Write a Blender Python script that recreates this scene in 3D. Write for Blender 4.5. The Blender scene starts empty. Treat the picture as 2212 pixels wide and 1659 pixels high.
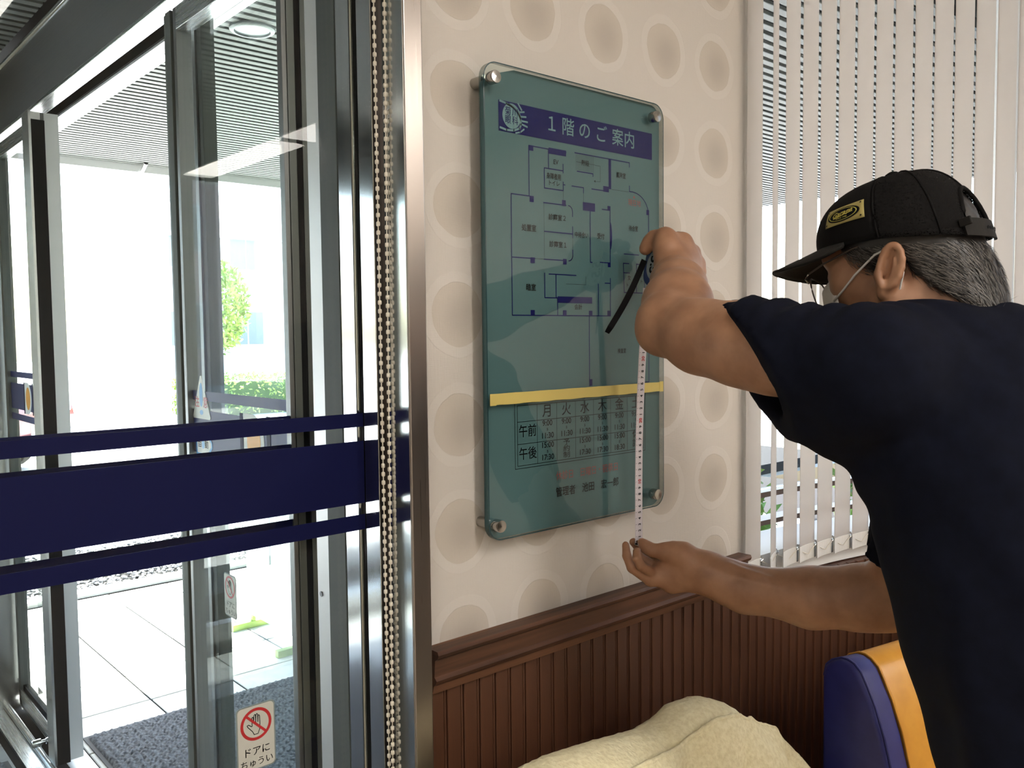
import bpy, bmesh, math, random
import numpy as np
from mathutils import Vector, Matrix

random.seed(7)
rng = np.random.default_rng(7)
SC = bpy.context.scene
COL = SC.collection

# ------------------------------------------------------------------ camera
YAW, PIT, ROL, FPX, CAMZ = math.radians(48.503), math.radians(3.282), math.radians(-.638), 1876.0, 1.33
_F = np.array([math.cos(YAW)*math.cos(PIT), math.sin(YAW)*math.cos(PIT), -math.sin(PIT)])
_R = np.array([math.sin(YAW), -math.cos(YAW), 0.0])
_U = np.cross(_R, _F)
CR = math.cos(ROL)*_R + math.sin(ROL)*_U
CU = -math.sin(ROL)*_R + math.cos(ROL)*_U
CF = _F
CAM = np.array([0, 0, CAMZ])

def ray(x, y): return CR*(x-1106)/FPX - CU*(y-829.5)/FPX + CF
def at(x, y, d): return CAM + ray(x, y)*d                 # a point at a known depth
def onX(x, y, X): k = ray(x, y); return CAM + k*(X/k[0])   # a point on a known wall plane
def onY(x, y, Y): k = ray(x, y); return CAM + k*(Y/k[1])
def onZ(x, y, Z): k = ray(x, y); return CAM + k*((Z-CAMZ)/k[2])

cd = bpy.data.cameras.new('camera')
cd.sensor_width = 36.0
cd.sensor_fit = 'HORIZONTAL'
cd.lens = FPX/2212*36.0
cd.clip_start = 0.02
cam = bpy.data.objects.new('camera', cd)
COL.objects.link(cam)
cam.matrix_world = Matrix(((CR[0], CU[0], -CF[0], 0), (CR[1], CU[1], -CF[1], 0), (CR[2], CU[2], -CF[2], CAMZ), (0, 0, 0, 1)))
SC.camera = cam

# ------------------------------------------------------------------ world, sun, exposure
W = bpy.data.worlds.new('sky_world')
SC.world = W
W.use_nodes = True
nt = W.node_tree
bg = nt.nodes['Background']
sky = nt.nodes.new('ShaderNodeTexSky')
sky.sky_type = 'NISHITA'
sky.sun_disc = False
sky.sun_elevation = math.radians(58)
sky.sun_rotation = math.radians(20)
sky.air_density = 1.0
sky.dust_density = 3.0
nt.links.new(sky.outputs[0], bg.inputs[0])
bg.inputs[1].default_value = 1.1

sl = bpy.data.lights.new('sun', 'SUN')
sl.energy = 30.0
sl.angle = math.radians(1.0)
sl.color = (1.0, .96, .9)
so = bpy.data.objects.new('sun', sl)
COL.objects.link(so)
so.rotation_euler = (math.radians(-38), math.radians(8), 0)
so.location = (8, 14, 12)

vs = SC.view_settings
SC.display_settings.display_device = 'sRGB'
vs.view_transform = 'Standard'
vs.look = 'None'
vs.exposure = 0.9
vs.gamma = 1.0
vs.use_curve_mapping = False
SC.cycles.transparent_max_bounces = 24
SC.cycles.max_bounces = 10
SC.cycles.use_denoising = True

# ------------------------------------------------------------------ helpers
BASE = {}

def props(o, label=None, cat=None, group=None, kind=None):
    if label: o['label'] = label
    if cat: o['category'] = cat
    if group: o['group'] = group
    if kind: o['kind'] = kind
    return o

def thing(name, loc, label=None, cat=None, group=None, kind=None):
    o = bpy.data.objects.new(name, None)
    o.empty_display_size = .05
    COL.objects.link(o)
    o.location = loc
    BASE[o.name] = np.array(loc, float)
    return props(o, label, cat, group, kind)

def base_of(o): return BASE.get(o.name, np.zeros(3))

def link_mesh(name, me, m=None, parent=None):
    o = bpy.data.objects.new(name, me)
    COL.objects.link(o)
    if m is not None:
        me.materials.clear()
        me.materials.append(m)
    if parent is not None:
        o.parent = parent
        BASE[o.name] = base_of(parent)
    return o

def raw_mesh(name, V, Fc, m=None, parent=None, smooth=False, bevel=0, seg=2, own_base=None):
    V = np.asarray(V, float)
    b = own_base if own_base is not None else (base_of(parent) if parent is not None else np.zeros(3))
    me = bpy.data.meshes.new(name)
    me.from_pydata((V-b).tolist(), [], [list(map(int, f)) for f in Fc])
    if bevel:
        bm = bmesh.new()
        bm.from_mesh(me)
        bmesh.ops.remove_doubles(bm, verts=bm.verts, dist=1e-6)
        ed = [e for e in bm.edges if len(e.link_faces) == 2 and e.calc_face_angle(0) > .6]
        bmesh.ops.bevel(bm, geom=ed, offset=bevel, segments=seg, profile=.5, affect='EDGES', clamp_overlap=True)
        bm.to_mesh(me)
        bm.free()
    me.update()
    if smooth:
        me.polygons.foreach_set('use_smooth', [True]*len(me.polygons))
        if smooth != 'all':
            try: me.set_sharp_from_angle(angle=math.radians(40))
            except Exception: pass
    o = link_mesh(name, me, m, parent)
    if own_base is not None and parent is None:
        o.location = own_base
        BASE[o.name] = np.array(own_base, float)
    return o

class MB:
    """collects shapes and links them as one mesh object"""
    def __init__(s): s.v = []; s.f = []
    def add(s, V, Fc):
        n = len(s.v)
        s.v += [tuple(map(float, p)) for p in V]
        s.f += [tuple(int(i)+n for i in q) for q in Fc]
        return s
    def box(s, x0, x1, y0, y1, z0, z1):
        return s.obox((0, 0, 0), (1, 0, 0), (0, 1, 0), (0, 0, 1), x0, x1, y0, y1, z0, z1)
    def obox(s, o, a, b, c, x0, x1, y0, y1, z0, z1):
        o, a, b, c = (np.array(t, float) for t in (o, a, b, c))
        P = [o+a*x+b*y+c*z for z in (z0, z1) for y in (y0, y1) for x in (x0, x1)]
        return s.add(P, [(0, 2, 3, 1), (4, 5, 7, 6), (0, 1, 5, 4), (2, 6, 7, 3), (0, 4, 6, 2), (1, 3, 7, 5)])
    def prism(s, poly, o, a, b, c, h):
        """poly in (a, b) plane, extruded along c by h"""
        o, a, b, c = (np.array(t, float) for t in (o, a, b, c))
        n = len(poly)
        P = [o+a*x+b*y for x, y in poly]+[o+a*x+b*y+c*h for x, y in poly]
        return s.add(P, [tuple(range(n-1, -1, -1)), tuple(range(n, 2*n))]+[(i, (i+1) % n, n+(i+1) % n, n+i) for i in range(n)])
    def tube(s, pts, r, n=10, cap=True):
        pts = [np.array(p, float) for p in pts]
        rs = r if isinstance(r, (list, tuple)) else [r]*len(pts)
        rings = []
        up = np.array((.13, .21, .97))
        for i, p in enumerate(pts):
            t = pts[min(i+1, len(pts)-1)]-pts[max(i-1, 0)]
            t /= np.linalg.norm(t)+1e-12
            u = np.cross(t, up)
            if np.linalg.norm(u) < .15: u = np.cross(t, (1, 0, 0))
            u /= np.linalg.norm(u)
            w = np.cross(t, u)
            rings.append([p+rs[i]*(u*math.cos(k*2*math.pi/n)+w*math.sin(k*2*math.pi/n)) for k in range(n)])
        V = [q for g in rings for q in g]
        Fc = [(i*n+k, i*n+(k+1) % n, (i+1)*n+(k+1) % n, (i+1)*n+k) for i in range(len(pts)-1) for k in range(n)]
        if cap:
            Fc += [tuple(range(n-1, -1, -1)), tuple((len(pts)-1)*n+k for k in range(n))]
        return s.add(V, Fc)
    def lathe(s, prof, o, a, b, c, n=20):
        """prof: (radius, height along c)"""
        o, a, b, c = (np.array(t, float) for t in (o, a, b, c))
        V = [o+c*h+r*(a*math.cos(k*2*math.pi/n)+b*math.sin(k*2*math.pi/n)) for r, h in prof for k in range(n)]
        Fc = [(i*n+k, i*n+(k+1) % n, (i+1)*n+(k+1) % n, (i+1)*n+k) for i in range(len(prof)-1) for k in range(n)]
        Fc += [tuple(range(n-1, -1, -1)), tuple((len(prof)-1)*n+k for k in range(n))]
        return s.add(V, Fc)
    def build(s, name, m=None, parent=None, smooth=False, bevel=0, seg=2, base=None):
        return raw_mesh(name, s.v, s.f, m, parent, smooth, bevel, seg, base)

def rrect(x0, x1, y0, y1, r, n=5):
    P = []
    for cx, cy, a0 in ((x1-r, y1-r, 0), (x0+r, y1-r, 90), (x0+r, y0+r, 180), (x1-r, y0+r, 270)):
        for k in range(n+1):
            a = math.radians(a0+90*k/n)
            P.append((cx+r*math.cos(a), cy+r*math.sin(a)))
    return P

def ellipse(cx, cy, rx, ry, n=28, a0=0, a1=360):
    full = abs(a1-a0) >= 360
    return [(cx+rx*math.cos(math.radians(a0+(a1-a0)*k/(n if full else n-1))), cy+ry*math.sin(math.radians(a0+(a1-a0)*k/(n if full else n-1)))) for k in range(n)]

def copy_of(o, parent=None, loc=None, rotz=None):
    c = o.copy()
    COL.objects.link(c)
    if parent is not None:
        c.parent = parent
    BASE[c.name] = base_of(parent) if parent is not None else np.zeros(3)
    if loc is not None: c.location = loc
    if rotz is not None: c.rotation_euler = (0, 0, rotz)
    return c

# ---- lettering: queued, turned into meshes at the end
TEXTQ = []
def text(body, m, parent, name, o, right, up, size, ax='CENTER', sx=1.0, bold=0.0, spacing=1.0, lift=.0003, shear=0, key=None, fn=None):
    cu = bpy.data.curves.new('lettering', 'FONT')
    cu.body = body
    cu.size = 1.0
    cu.align_x = ax
    cu.align_y = 'CENTER'
    cu.space_character = spacing
    cu.offset = bold
    cu.shear = shear
    cu.resolution_u = 3
    ob = bpy.data.objects.new('lettering_source', cu)
    COL.objects.link(ob)
    TEXTQ.append((ob, m, parent, name, np.array(o, float), np.array(right, float)*size*sx, np.array(up, float)*size, lift, key, fn))

def flush_text():
    bpy.context.view_layer.update()
    dg = bpy.context.evaluated_depsgraph_get()
    groups = {}
    for ob, m, parent, name, o, r, u, lift, key, fn in TEXTQ:
        me = bpy.data.meshes.new_from_object(ob.evaluated_get(dg))
        n = np.cross(r, u); n /= np.linalg.norm(n)
        V = [o+r*v.co.x+u*v.co.y+n*lift for v in me.vertices] if fn is None else [fn(v.co.x, v.co.y) for v in me.vertices]
        Fc = [tuple(p.vertices) for p in me.polygons]
        k = key if key else id(ob)
        g = groups.setdefault(k, (MB(), m, parent, name))
        g[0].add(V, Fc)
        bpy.data.meshes.remove(me)
    for ob, *_ in TEXTQ:
        cu = ob.data
        bpy.data.objects.remove(ob)
        bpy.data.curves.remove(cu)
    for mb, m, parent, name in groups.values():
        if mb.v: mb.build(name, m, parent)

# ------------------------------------------------------------------ materials
def mat(name, col, rough=.5, metal=0.0, **kw):
    m = bpy.data.materials.new(name)
    m.use_nodes = True
    b = m.node_tree.nodes['Principled BSDF']
    b.inputs['Base Color'].default_value = (*col, 1)
    b.inputs['Roughness'].default_value = rough
    b.inputs['Metallic'].default_value = metal
    for k, v in kw.items(): b.inputs[k].default_value = v
    return m

def nd(m, t, **kw):
    n = m.node_tree.nodes.new(t)
    for k, v in kw.items():
        if k.startswith('_'): setattr(n, k[1:], v)
        else: n.inputs[k].default_value = v
    return n
def ln(m, a, b): m.node_tree.links.new(a, b)
def bsdf(m): return m.node_tree.nodes['Principled BSDF']

def noise_tint(m, c1, c2, scale=(1, 1, 1), nscale=10.0, detail=4, lo=.35, hi=.65, bump=0.0, dist=.001, rough=None):
    """mottle between two colours, in object space"""
    tc = nd(m, 'ShaderNodeTexCoord'); mp = nd(m, 'ShaderNodeMapping'); mp.inputs['Scale'].default_value = scale
    nz = nd(m, 'ShaderNodeTexNoise', Scale=nscale, Detail=detail)
    rp = nd(m, 'ShaderNodeValToRGB')
    rp.color_ramp.elements[0].position = lo; rp.color_ramp.elements[0].color = (*c1, 1)
    rp.color_ramp.elements[1].position = hi; rp.color_ramp.elements[1].color = (*c2, 1)
    ln(m, tc.outputs['Object'], mp.inputs['Vector']); ln(m, mp.outputs[0], nz.inputs['Vector'])
    ln(m, nz.outputs['Fac'], rp.inputs[0]); ln(m, rp.outputs[0], bsdf(m).inputs['Base Color'])
    if bump:
        bp = nd(m, 'ShaderNodeBump', Strength=bump, Distance=dist)
        ln(m, nz.outputs['Fac'], bp.inputs['Height']); ln(m, bp.outputs[0], bsdf(m).inputs['Normal'])
    if rough:
        mr = nd(m, 'ShaderNodeMapRange'); mr.inputs['To Min'].default_value = rough[0]; mr.inputs['To Max'].default_value = rough[1]
        ln(m, nz.outputs['Fac'], mr.inputs['Value']); ln(m, mr.outputs[0], bsdf(m).inputs['Roughness'])
    return m

def glass(name, tint, ior=1.45, rough=0.0, haze=0.0):
    """thin pane: what is behind shows through, Fresnel gives the reflection"""
    m = bpy.data.materials.new(name)
    m.use_nodes = True
    N = m.node_tree.nodes
    N.clear()
    out = nd(m, 'ShaderNodeOutputMaterial'); mx = nd(m, 'ShaderNodeMixShader')
    tr = nd(m, 'ShaderNodeBsdfTransparent', Color=(*tint, 1)); gl = nd(m, 'ShaderNodeBsdfGlossy', Roughness=rough)
    fr = nd(m, 'ShaderNodeFresnel', IOR=ior)
    ge = nd(m, 'ShaderNodeNewGeometry'); mu = nd(m, 'ShaderNodeMath', _operation='MULTIPLY'); iv = nd(m, 'ShaderNodeMath', _operation='SUBTRACT')
    iv.inputs[0].default_value = 1.0; ln(m, ge.outputs['Backfacing'], iv.inputs[1]); ln(m, iv.outputs[0], mu.inputs[0]); ln(m, fr.outputs[0], mu.inputs[1])
    ln(m, mu.outputs[0], mx.inputs[0]); ln(m, tr.outputs[0], mx.inputs[1]); ln(m, gl.outputs[0], mx.inputs[2])
    last = mx
    if haze:
        m2 = nd(m, 'ShaderNodeMixShader'); df = nd(m, 'ShaderNodeBsdfDiffuse', Color=(.8, .85, .85, 1))
        m2.inputs[0].default_value = haze
        ln(m, mx.outputs[0], m2.inputs[1]); ln(m, df.outputs[0], m2.inputs[2]); last = m2
    ln(m, last.outputs[0], out.inputs[0])
    return m

def brushed(name, col, r0, r1, axis=2, bump=.04):
    m = mat(name, col, .3, 1.0)
    sc = [120, 120, 120]; sc[axis] = .8
    tc = nd(m, 'ShaderNodeTexCoord'); mp = nd(m, 'ShaderNodeMapping'); mp.inputs['Scale'].default_value = sc
    nz = nd(m, 'ShaderNodeTexNoise', Scale=4.0, Detail=3)
    ln(m, tc.outputs['Object'], mp.inputs['Vector']); ln(m, mp.outputs[0], nz.inputs['Vector'])
    mr = nd(m, 'ShaderNodeMapRange'); mr.inputs['To Min'].default_value = r0; mr.inputs['To Max'].default_value = r1
    ln(m, nz.outputs['Fac'], mr.inputs['Value']); ln(m, mr.outputs[0], bsdf(m).inputs['Roughness'])
    bp = nd(m, 'ShaderNodeBump', Strength=bump, Distance=.0004)
    ln(m, nz.outputs['Fac'], bp.inputs['Height']); ln(m, bp.outputs[0], bsdf(m).inputs['Normal'])
    return m

M = {}
M['steel'] = brushed('brushed_steel', (.55, .55, .54), .16, .30)
M['post_steel'] = brushed('warm_steel', (.40, .36, .33), .24, .36)
M['steel_h'] = brushed('brushed_steel_lengthwise', (.52, .52, .52), .2, .34, axis=1)
M['steel_dark'] = brushed('dark_brushed_steel', (.20, .20, .205), .34, .46, axis=1)
M['mirror_steel'] = brushed('polished_steel', (.60, .60, .59), .07, .15)
M['alu_white'] = mat('pale_aluminium', (.62, .62, .62), .38, .35)
M['rubber'] = mat('black_rubber', (.008, .008, .009), .75, **{'Specular IOR Level': .1})
M['groove_brown'] = mat('dark_bronze_channel', (.07, .055, .045), .4, .6)
M['glass'] = glass('clear_glass', (.955, .975, .965))
M['glass_green'] = glass('greenish_glass', (.965, .985, .975), 1.28)
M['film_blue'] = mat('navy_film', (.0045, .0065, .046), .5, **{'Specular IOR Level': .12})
M['film_blue_out'] = mat('navy_film_backlit', (.020, .028, .125), .5, **{'Transmission Weight': 0.0})  # paler copy of the navy film, its backlight put into the colour
M['white'] = mat('white_paint', (.75, .75, .73), .5)
M['sticker_grey'] = mat('pale_sticker', (.52, .53, .48), .4)
M['sticker_edge'] = mat('sticker_edge', (.20, .25, .25), .5)
M['red'] = mat('signal_red', (.45, .02, .025), .4)
M['ink'] = mat('black_ink', (.006, .007, .009), .6, **{'Specular IOR Level': .05})
M['ink_red'] = mat('dull_red_ink', (.22, .045, .04), .5)
M['sky_blue'] = mat('sky_blue_print', (.03, .26, .62), .4)
M['orange_print'] = mat('orange_print', (.78, .33, .02), .45)
M['sign_navy'] = mat('sign_navy_print', (.007, .009, .085), .5, **{'Specular IOR Level': .05})
M['sign_film'] = mat('frosted_teal_film', (.082, .150, .160), .5, **{'Specular IOR Level': .05})
M['sign_plate'] = glass('sign_glass', (.93, .975, .96), 1.5)
M['sign_edge'] = mat('sign_glass_edge', (.015, .05, .06), .15)
M['sign_light'] = mat('pale_teal_lettering', (.15, .255, .275), .5, **{'Specular IOR Level': .05})
M['tape_yellow'] = mat('masking_tape', (.62, .50, .14), .6)
M['chrome'] = mat('chrome', (.42, .41, .39), .16, 1.0)
M['bead'] = mat('cream_plastic', (.70, .66, .56), .35)
M['lamp_glow'] = mat('lamp_diffuser', (.9, .85, .75), .5, **{'Emission Color': (1, .935, .865, 1), 'Emission Strength': 20.0})
M['black_fabric'] = mat('black_cotton', (.0045, .0042, .0042), .9, **{'Specular IOR Level': .15})

def wallpaper():
    m = mat('embossed_wallpaper', (.66, .60, .52), .75)
    T = m.node_tree
    def math_(op, a, b=None, c=None):
        n = nd(m, 'ShaderNodeMath', _operation=op)
        for i, v in enumerate((a, b, c)):
            if v is None: continue
            if isinstance(v, (int, float)): n.inputs[i].default_value = v
            else: ln(m, v, n.inputs[i])
        return n.outputs[0]
    tc = nd(m, 'ShaderNodeTexCoord'); sp = nd(m, 'ShaderNodeSeparateXYZ')
    ln(m, tc.outputs['Object'], sp.inputs[0])
    wob = nd(m, 'ShaderNodeTexNoise', Scale=14.0, Detail=3); ln(m, tc.outputs['Object'], wob.inputs['Vector'])
    P = .154
    u = math_('DIVIDE', math_('SUBTRACT', sp.outputs['X'], .771-P/2), P)
    v = math_('DIVIDE', math_('SUBTRACT', sp.outputs['Z'], .892-.155/2), .155)
    cu, cv = math_('FLOOR', u), math_('FLOOR', v)
    cell = nd(m, 'ShaderNodeCombineXYZ'); ln(m, cu, cell.inputs[0]); ln(m, cv, cell.inputs[1])
    wn = nd(m, 'ShaderNodeTexWhiteNoise', _noise_dimensions='3D'); ln(m, cell.outputs[0], wn.inputs['Vector'])
    ws = nd(m, 'ShaderNodeSeparateColor'); ln(m, wn.outputs['Color'], ws.inputs[0])
    du = math_('MULTIPLY', math_('SUBTRACT', math_('SUBTRACT', math_('FRACT', u), .5), math_('MULTIPLY', math_('SUBTRACT', ws.outputs[0], .5), .06)), P)
    dv = math_('MULTIPLY', math_('SUBTRACT', math_('SUBTRACT', math_('FRACT', v), .5), math_('MULTIPLY', math_('SUBTRACT', ws.outputs[1], .5), .06)), .155)
    r = math_('SQRT', math_('ADD', math_('MULTIPLY', du, du), math_('MULTIPLY', dv, dv)))
    r = math_('ADD', r, math_('MULTIPLY', math_('SUBTRACT', wob.outputs['Fac'], .5), .012))
    def step(a, b, x):
        n = nd(m, 'ShaderNodeMapRange', _interpolation_type='SMOOTHSTEP')
        n.inputs['From Min'].default_value = a; n.inputs['From Max'].default_value = b
        ln(m, x, n.inputs['Value']); return n.outputs[0]
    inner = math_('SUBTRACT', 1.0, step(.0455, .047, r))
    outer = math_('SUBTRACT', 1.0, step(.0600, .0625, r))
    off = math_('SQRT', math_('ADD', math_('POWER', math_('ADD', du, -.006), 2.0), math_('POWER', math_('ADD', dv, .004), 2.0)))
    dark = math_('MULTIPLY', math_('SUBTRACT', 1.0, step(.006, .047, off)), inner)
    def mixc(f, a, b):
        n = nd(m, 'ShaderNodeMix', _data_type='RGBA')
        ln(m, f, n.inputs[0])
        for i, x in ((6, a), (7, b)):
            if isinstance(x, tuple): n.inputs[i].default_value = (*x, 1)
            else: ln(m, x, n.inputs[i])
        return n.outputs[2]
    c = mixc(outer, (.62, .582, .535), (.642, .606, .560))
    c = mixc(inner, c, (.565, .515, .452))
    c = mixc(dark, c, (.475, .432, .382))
    ln(m, c, bsdf(m).inputs['Base Color'])
    # woven linen relief plus the raised rims of the rings
    mp = nd(m, 'ShaderNodeMapping'); mp.inputs['Scale'].default_value = (900, 900, 60)
    n1 = nd(m, 'ShaderNodeTexNoise', Scale=1.0, Detail=2); ln(m, tc.outputs['Object'], mp.inputs[0]); ln(m, mp.outputs[0], n1.inputs['Vector'])
    mp2 = nd(m, 'ShaderNodeMapping'); mp2.inputs['Scale'].default_value = (70, 70, 1000)
    n2 = nd(m, 'ShaderNodeTexNoise', Scale=1.0, Detail=2); ln(m, tc.outputs['Object'], mp2.inputs[0]); ln(m, mp2.outputs[0], n2.inputs['Vector'])
    h = math_('ADD', math_('MULTIPLY', math_('ADD', n1.outputs[0], n2.outputs[0]), .0003), math_('MULTIPLY', inner, -.0005))
    h = math_('ADD', h, math_('MULTIPLY', outer, .0004))
    bp = nd(m, 'ShaderNodeBump', Strength=.8, Distance=1.0)
    ln(m, h, bp.inputs['Height']); ln(m, bp.outputs[0], bsdf(m).inputs['Normal'])
    return m
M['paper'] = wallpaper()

def wood(name, c1, c2, axis, rough=.35):
    m = mat(name, c1, rough)
    sc = [55, 55, 55]; sc[axis] = 2.2
    noise_tint(m, c1, c2, tuple(sc), 1.0, 6, .3, .72, .12, .0006)
    return m
M['board'] = wood('dark_walnut_boards', (.040, .0145, .0070), (.115, .044, .020), 2, .5)
M['rail'] = wood('dark_walnut_rail', (.036, .015, .008), (.165, .072, .036), 0, .55)
M['frame_brown'] = mat('brown_window_frame', (.10, .055, .035), .4)

def slat_mat():
    m = bpy.data.materials.new('blind_fabric'); m.use_nodes = True
    N = m.node_tree.nodes; N.clear()
    out = nd(m, 'ShaderNodeOutputMaterial'); mx = nd(m, 'ShaderNodeMixShader')
    df = nd(m, 'ShaderNodeBsdfDiffuse', Color=(.66, .63, .60, 1)); tl = nd(m, 'ShaderNodeBsdfTranslucent', Color=(.72, .69, .67, 1))
    mx.inputs[0].default_value = .44
    ln(m, df.outputs[0], mx.inputs[1]); ln(m, tl.outputs[0], mx.inputs[2]); ln(m, mx.outputs[0], out.inputs[0])
    return m
M['slat'] = slat_mat()
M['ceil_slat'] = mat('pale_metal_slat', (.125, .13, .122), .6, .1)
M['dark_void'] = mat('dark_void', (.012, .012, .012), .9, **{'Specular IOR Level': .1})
M['plaster'] = noise_tint(mat('room_plaster', (.62, .57, .5), .8), (.60, .55, .48), (.65, .6, .53), nscale=3)
M['ceiling'] = noise_tint(mat('ceiling_board', (.7, .68, .64), .8), (.68, .66, .62), (.73, .71, .67), nscale=5)
M['floor'] = noise_tint(mat('floor_vinyl', (.32, .27, .21), .4), (.29, .24, .19), (.36, .31, .25), nscale=6)
M['vest_tile'] = noise_tint(mat('grey_floor_tile', (.25, .26, .26), .35), (.22, .23, .235), (.30, .31, .31), nscale=8)
M['paver'] = noise_tint(mat('pale_paving', (.62, .61, .58), .8), (.58, .57, .54), (.68, .67, .64), nscale=12)
M['road'] = noise_tint(mat('pale_asphalt', (.45, .45, .45), .9), (.42, .42, .42), (.50, .5, .5), nscale=30)
M['pebble'] = noise_tint(mat('pebbles', (.3, .29, .28), .7), (.10, .10, .105), (.62, .6, .58), nscale=18, lo=.4, hi=.6)
M['leaf'] = noise_tint(mat('hedge_leaf', (.2, .32, .05), .5), (.13, .24, .03), (.36, .46, .09), nscale=5)
M['mat_grey'] = noise_tint(mat('grey_mat_pile', (.1, .11, .13), .95), (.07, .075, .09), (.17, .18, .205), nscale=90)
M['mat_edge'] = mat('mat_edge', (.05, .05, .055), .8)
M['grey_trim'] = noise_tint(mat('grey_coated_metal', (.08, .087, .083), .6, 0.0, **{'Specular IOR Level': .25}), (.074, .081, .077), (.09, .097, .093), nscale=4)
M['leaf_steel'] = brushed('door_leaf_steel', (.14, .148, .144), .42, .55)

# ------------------------------------------------------------------ the curve of the window wall
XC, RA, Y0 = 1.6, 1.6, .975
def arc(s, off=0.0):
    a = max(0.0, (s-XC)/RA)
    if s <= XC: return np.array([s, Y0+off, 0.0]), 0.0
    return np.array([XC+(RA+off)*math.sin(a), Y0-RA+(RA+off)*math.cos(a), 0.0]), -a
S_END = XC+RA*math.radians(90)

def arc_strip(name, s0, s1, o0, o1, z0, z1, m, parent=None, n=40, kind=None, smooth=True):
    mb = MB(); P = []
    for i in range(n+1):
        s = s0+(s1-s0)*i/n
        a, _ = arc(s, o0); b, _ = arc(s, o1)
        P += [a+(0, 0, z0), b+(0, 0, z0), b+(0, 0, z1), a+(0, 0, z1)]
    Fc = []
    for i in range(n):
        k = i*4
        Fc += [(k, k+4, k+5, k+1), (k+1, k+5, k+6, k+2), (k+2, k+6, k+7, k+3), (k+3, k+7, k+4, k)]
    Fc += [(0, 1, 2, 3), (n*4+3, n*4+2, n*4+1, n*4)]
    mb.add(P, Fc)
    o = mb.build(name, m, parent, smooth=smooth)
    if kind: o['kind'] = kind
    return o

# ------------------------------------------------------------------ room shell
ROOMZ = 2.45
def struct(name, mb, m, label=None, **kw):
    o = mb.build(name, m, None, **kw)
    props(o, label, None, None, 'structure')
    return o

struct('floor', MB().box(-2.7, 3.3, -5.0, 1.06, -.06, 0), M['floor'], 'brown vinyl floor of the waiting room')
struct('ceiling', MB().box(-2.7, 3.4, -5.0, 1.06, ROOMZ, ROOMZ+.08), M['ceiling'], 'pale ceiling of the waiting room')
struct('wall_back', MB().box(-2.7, 3.4, -5.1, -5.0, 0, ROOMZ), M['plaster'], 'pale plaster wall behind the camera')
struct('wall_left', MB().box(-2.8, -2.7, -5.1, 1.06, 0, ROOMZ), M['plaster'], 'pale plaster wall of the waiting room')
struct('wall_right', MB().box(3.2, 3.3, -5.0, -.60, 0, ROOMZ), M['plaster'], 'pale plaster wall beyond the curved window')
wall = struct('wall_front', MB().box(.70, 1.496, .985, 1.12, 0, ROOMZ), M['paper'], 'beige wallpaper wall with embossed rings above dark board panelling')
struct('wall_front_far', MB().box(-2.7, -.30, 1.03, 1.10, 0, ROOMZ), M['plaster'], 'wall beside the inner door')
struct('wall_front_over', MB().box(-.30, .70, 1.04, 1.12, 2.25, ROOMZ), M['plaster'], 'wall over the inner door')

# chair rail, moulded
prof = [(.985, .890), (.957, .890), (.955, .885), (.957, .880), (.963, .876), (.965, .852), (.960, .847), (.963, .842), (.967, .838), (.970, .826), (.985, .826)]
o = MB().prism([(y, z) for y, z in prof], (.703, 0, 0), (0, 1, 0), (0, 0, 1), (1, 0, 0), .768).build('trim_1', M['rail'])
props(o, 'dark walnut chair rail along the wallpaper wall', None, None, 'structure')

# panelling: each board its own piece with a groove and a bead
low = arc_strip('wall_right_lower', 1.496, S_END, .012, .13, 0, .80, M['board'])
props(low, 'curved dark panelled wall under the blinds', None, None, 'structure')
MB().box(.703, 1.496, .9825, .985, 0, .826).build('backing', M['board'], wall)
bp_ = .0305
pb = [(-.0140, .004), (-.0140, -.0030), (-.0128, -.0042), (.0085, -.0042), (.0098, -.0030), (.0102, -.0010), (.0110, -.0034), (.0124, -.0044), (.0136, -.0034), (.0140, .004)]
board_me = MB().prism(pb, (0, 0, .002), (1, 0, 0), (0, 1, 0), (0, 0, 1), 1.0).build('board', M['board'])
bme = board_me.data
bpy.data.objects.remove(board_me)
s = .718
while s < XC+RA*math.radians(56):
    p, a = arc(s, .006)
    par = wall if s < 1.496 else low
    b = bpy.data.objects.new('board', bme); COL.objects.link(b); b.parent = par
    b.location = (p[0], p[1], 0); b.rotation_euler = (0, 0, a); b.scale = (1, 1, .826 if s < 1.496 else .80)
    s += bp_

# curved window: sill, frames, glass, lintel
win = thing('window_1', (2.2, .9, .86), 'curved window with pale sill behind the vertical blind', kind='structure')
arc_strip('sill', 1.50, S_END, .026, .16, .803, .862, M['white'], win)
arc_strip('frame', 1.50, S_END, .10, .14, .895, .906, M['frame_brown'], win)
arc_strip('frame', 1.50, S_END, .10, .14, .958, .970, M['frame_brown'], win)
arc_strip('glass', 1.50, S_END, .118, .122, .972, 2.35, M['glass'], win)
arc_strip('lintel', 1.496, S_END, .06, .16, 2.35, ROOMZ, M['plaster'], win)
for sx in (1.52, 2.45, 3.3, 4.05):
    p, a = arc(sx, .12)
    MB().obox((p[0], p[1], 0), (math.cos(a), math.sin(a), 0), (-math.sin(a), math.cos(a), 0), (0, 0, 1), -.015, .015, -.025, .025, .862, 2.35).build('mullion', M['alu_white'], win)

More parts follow.
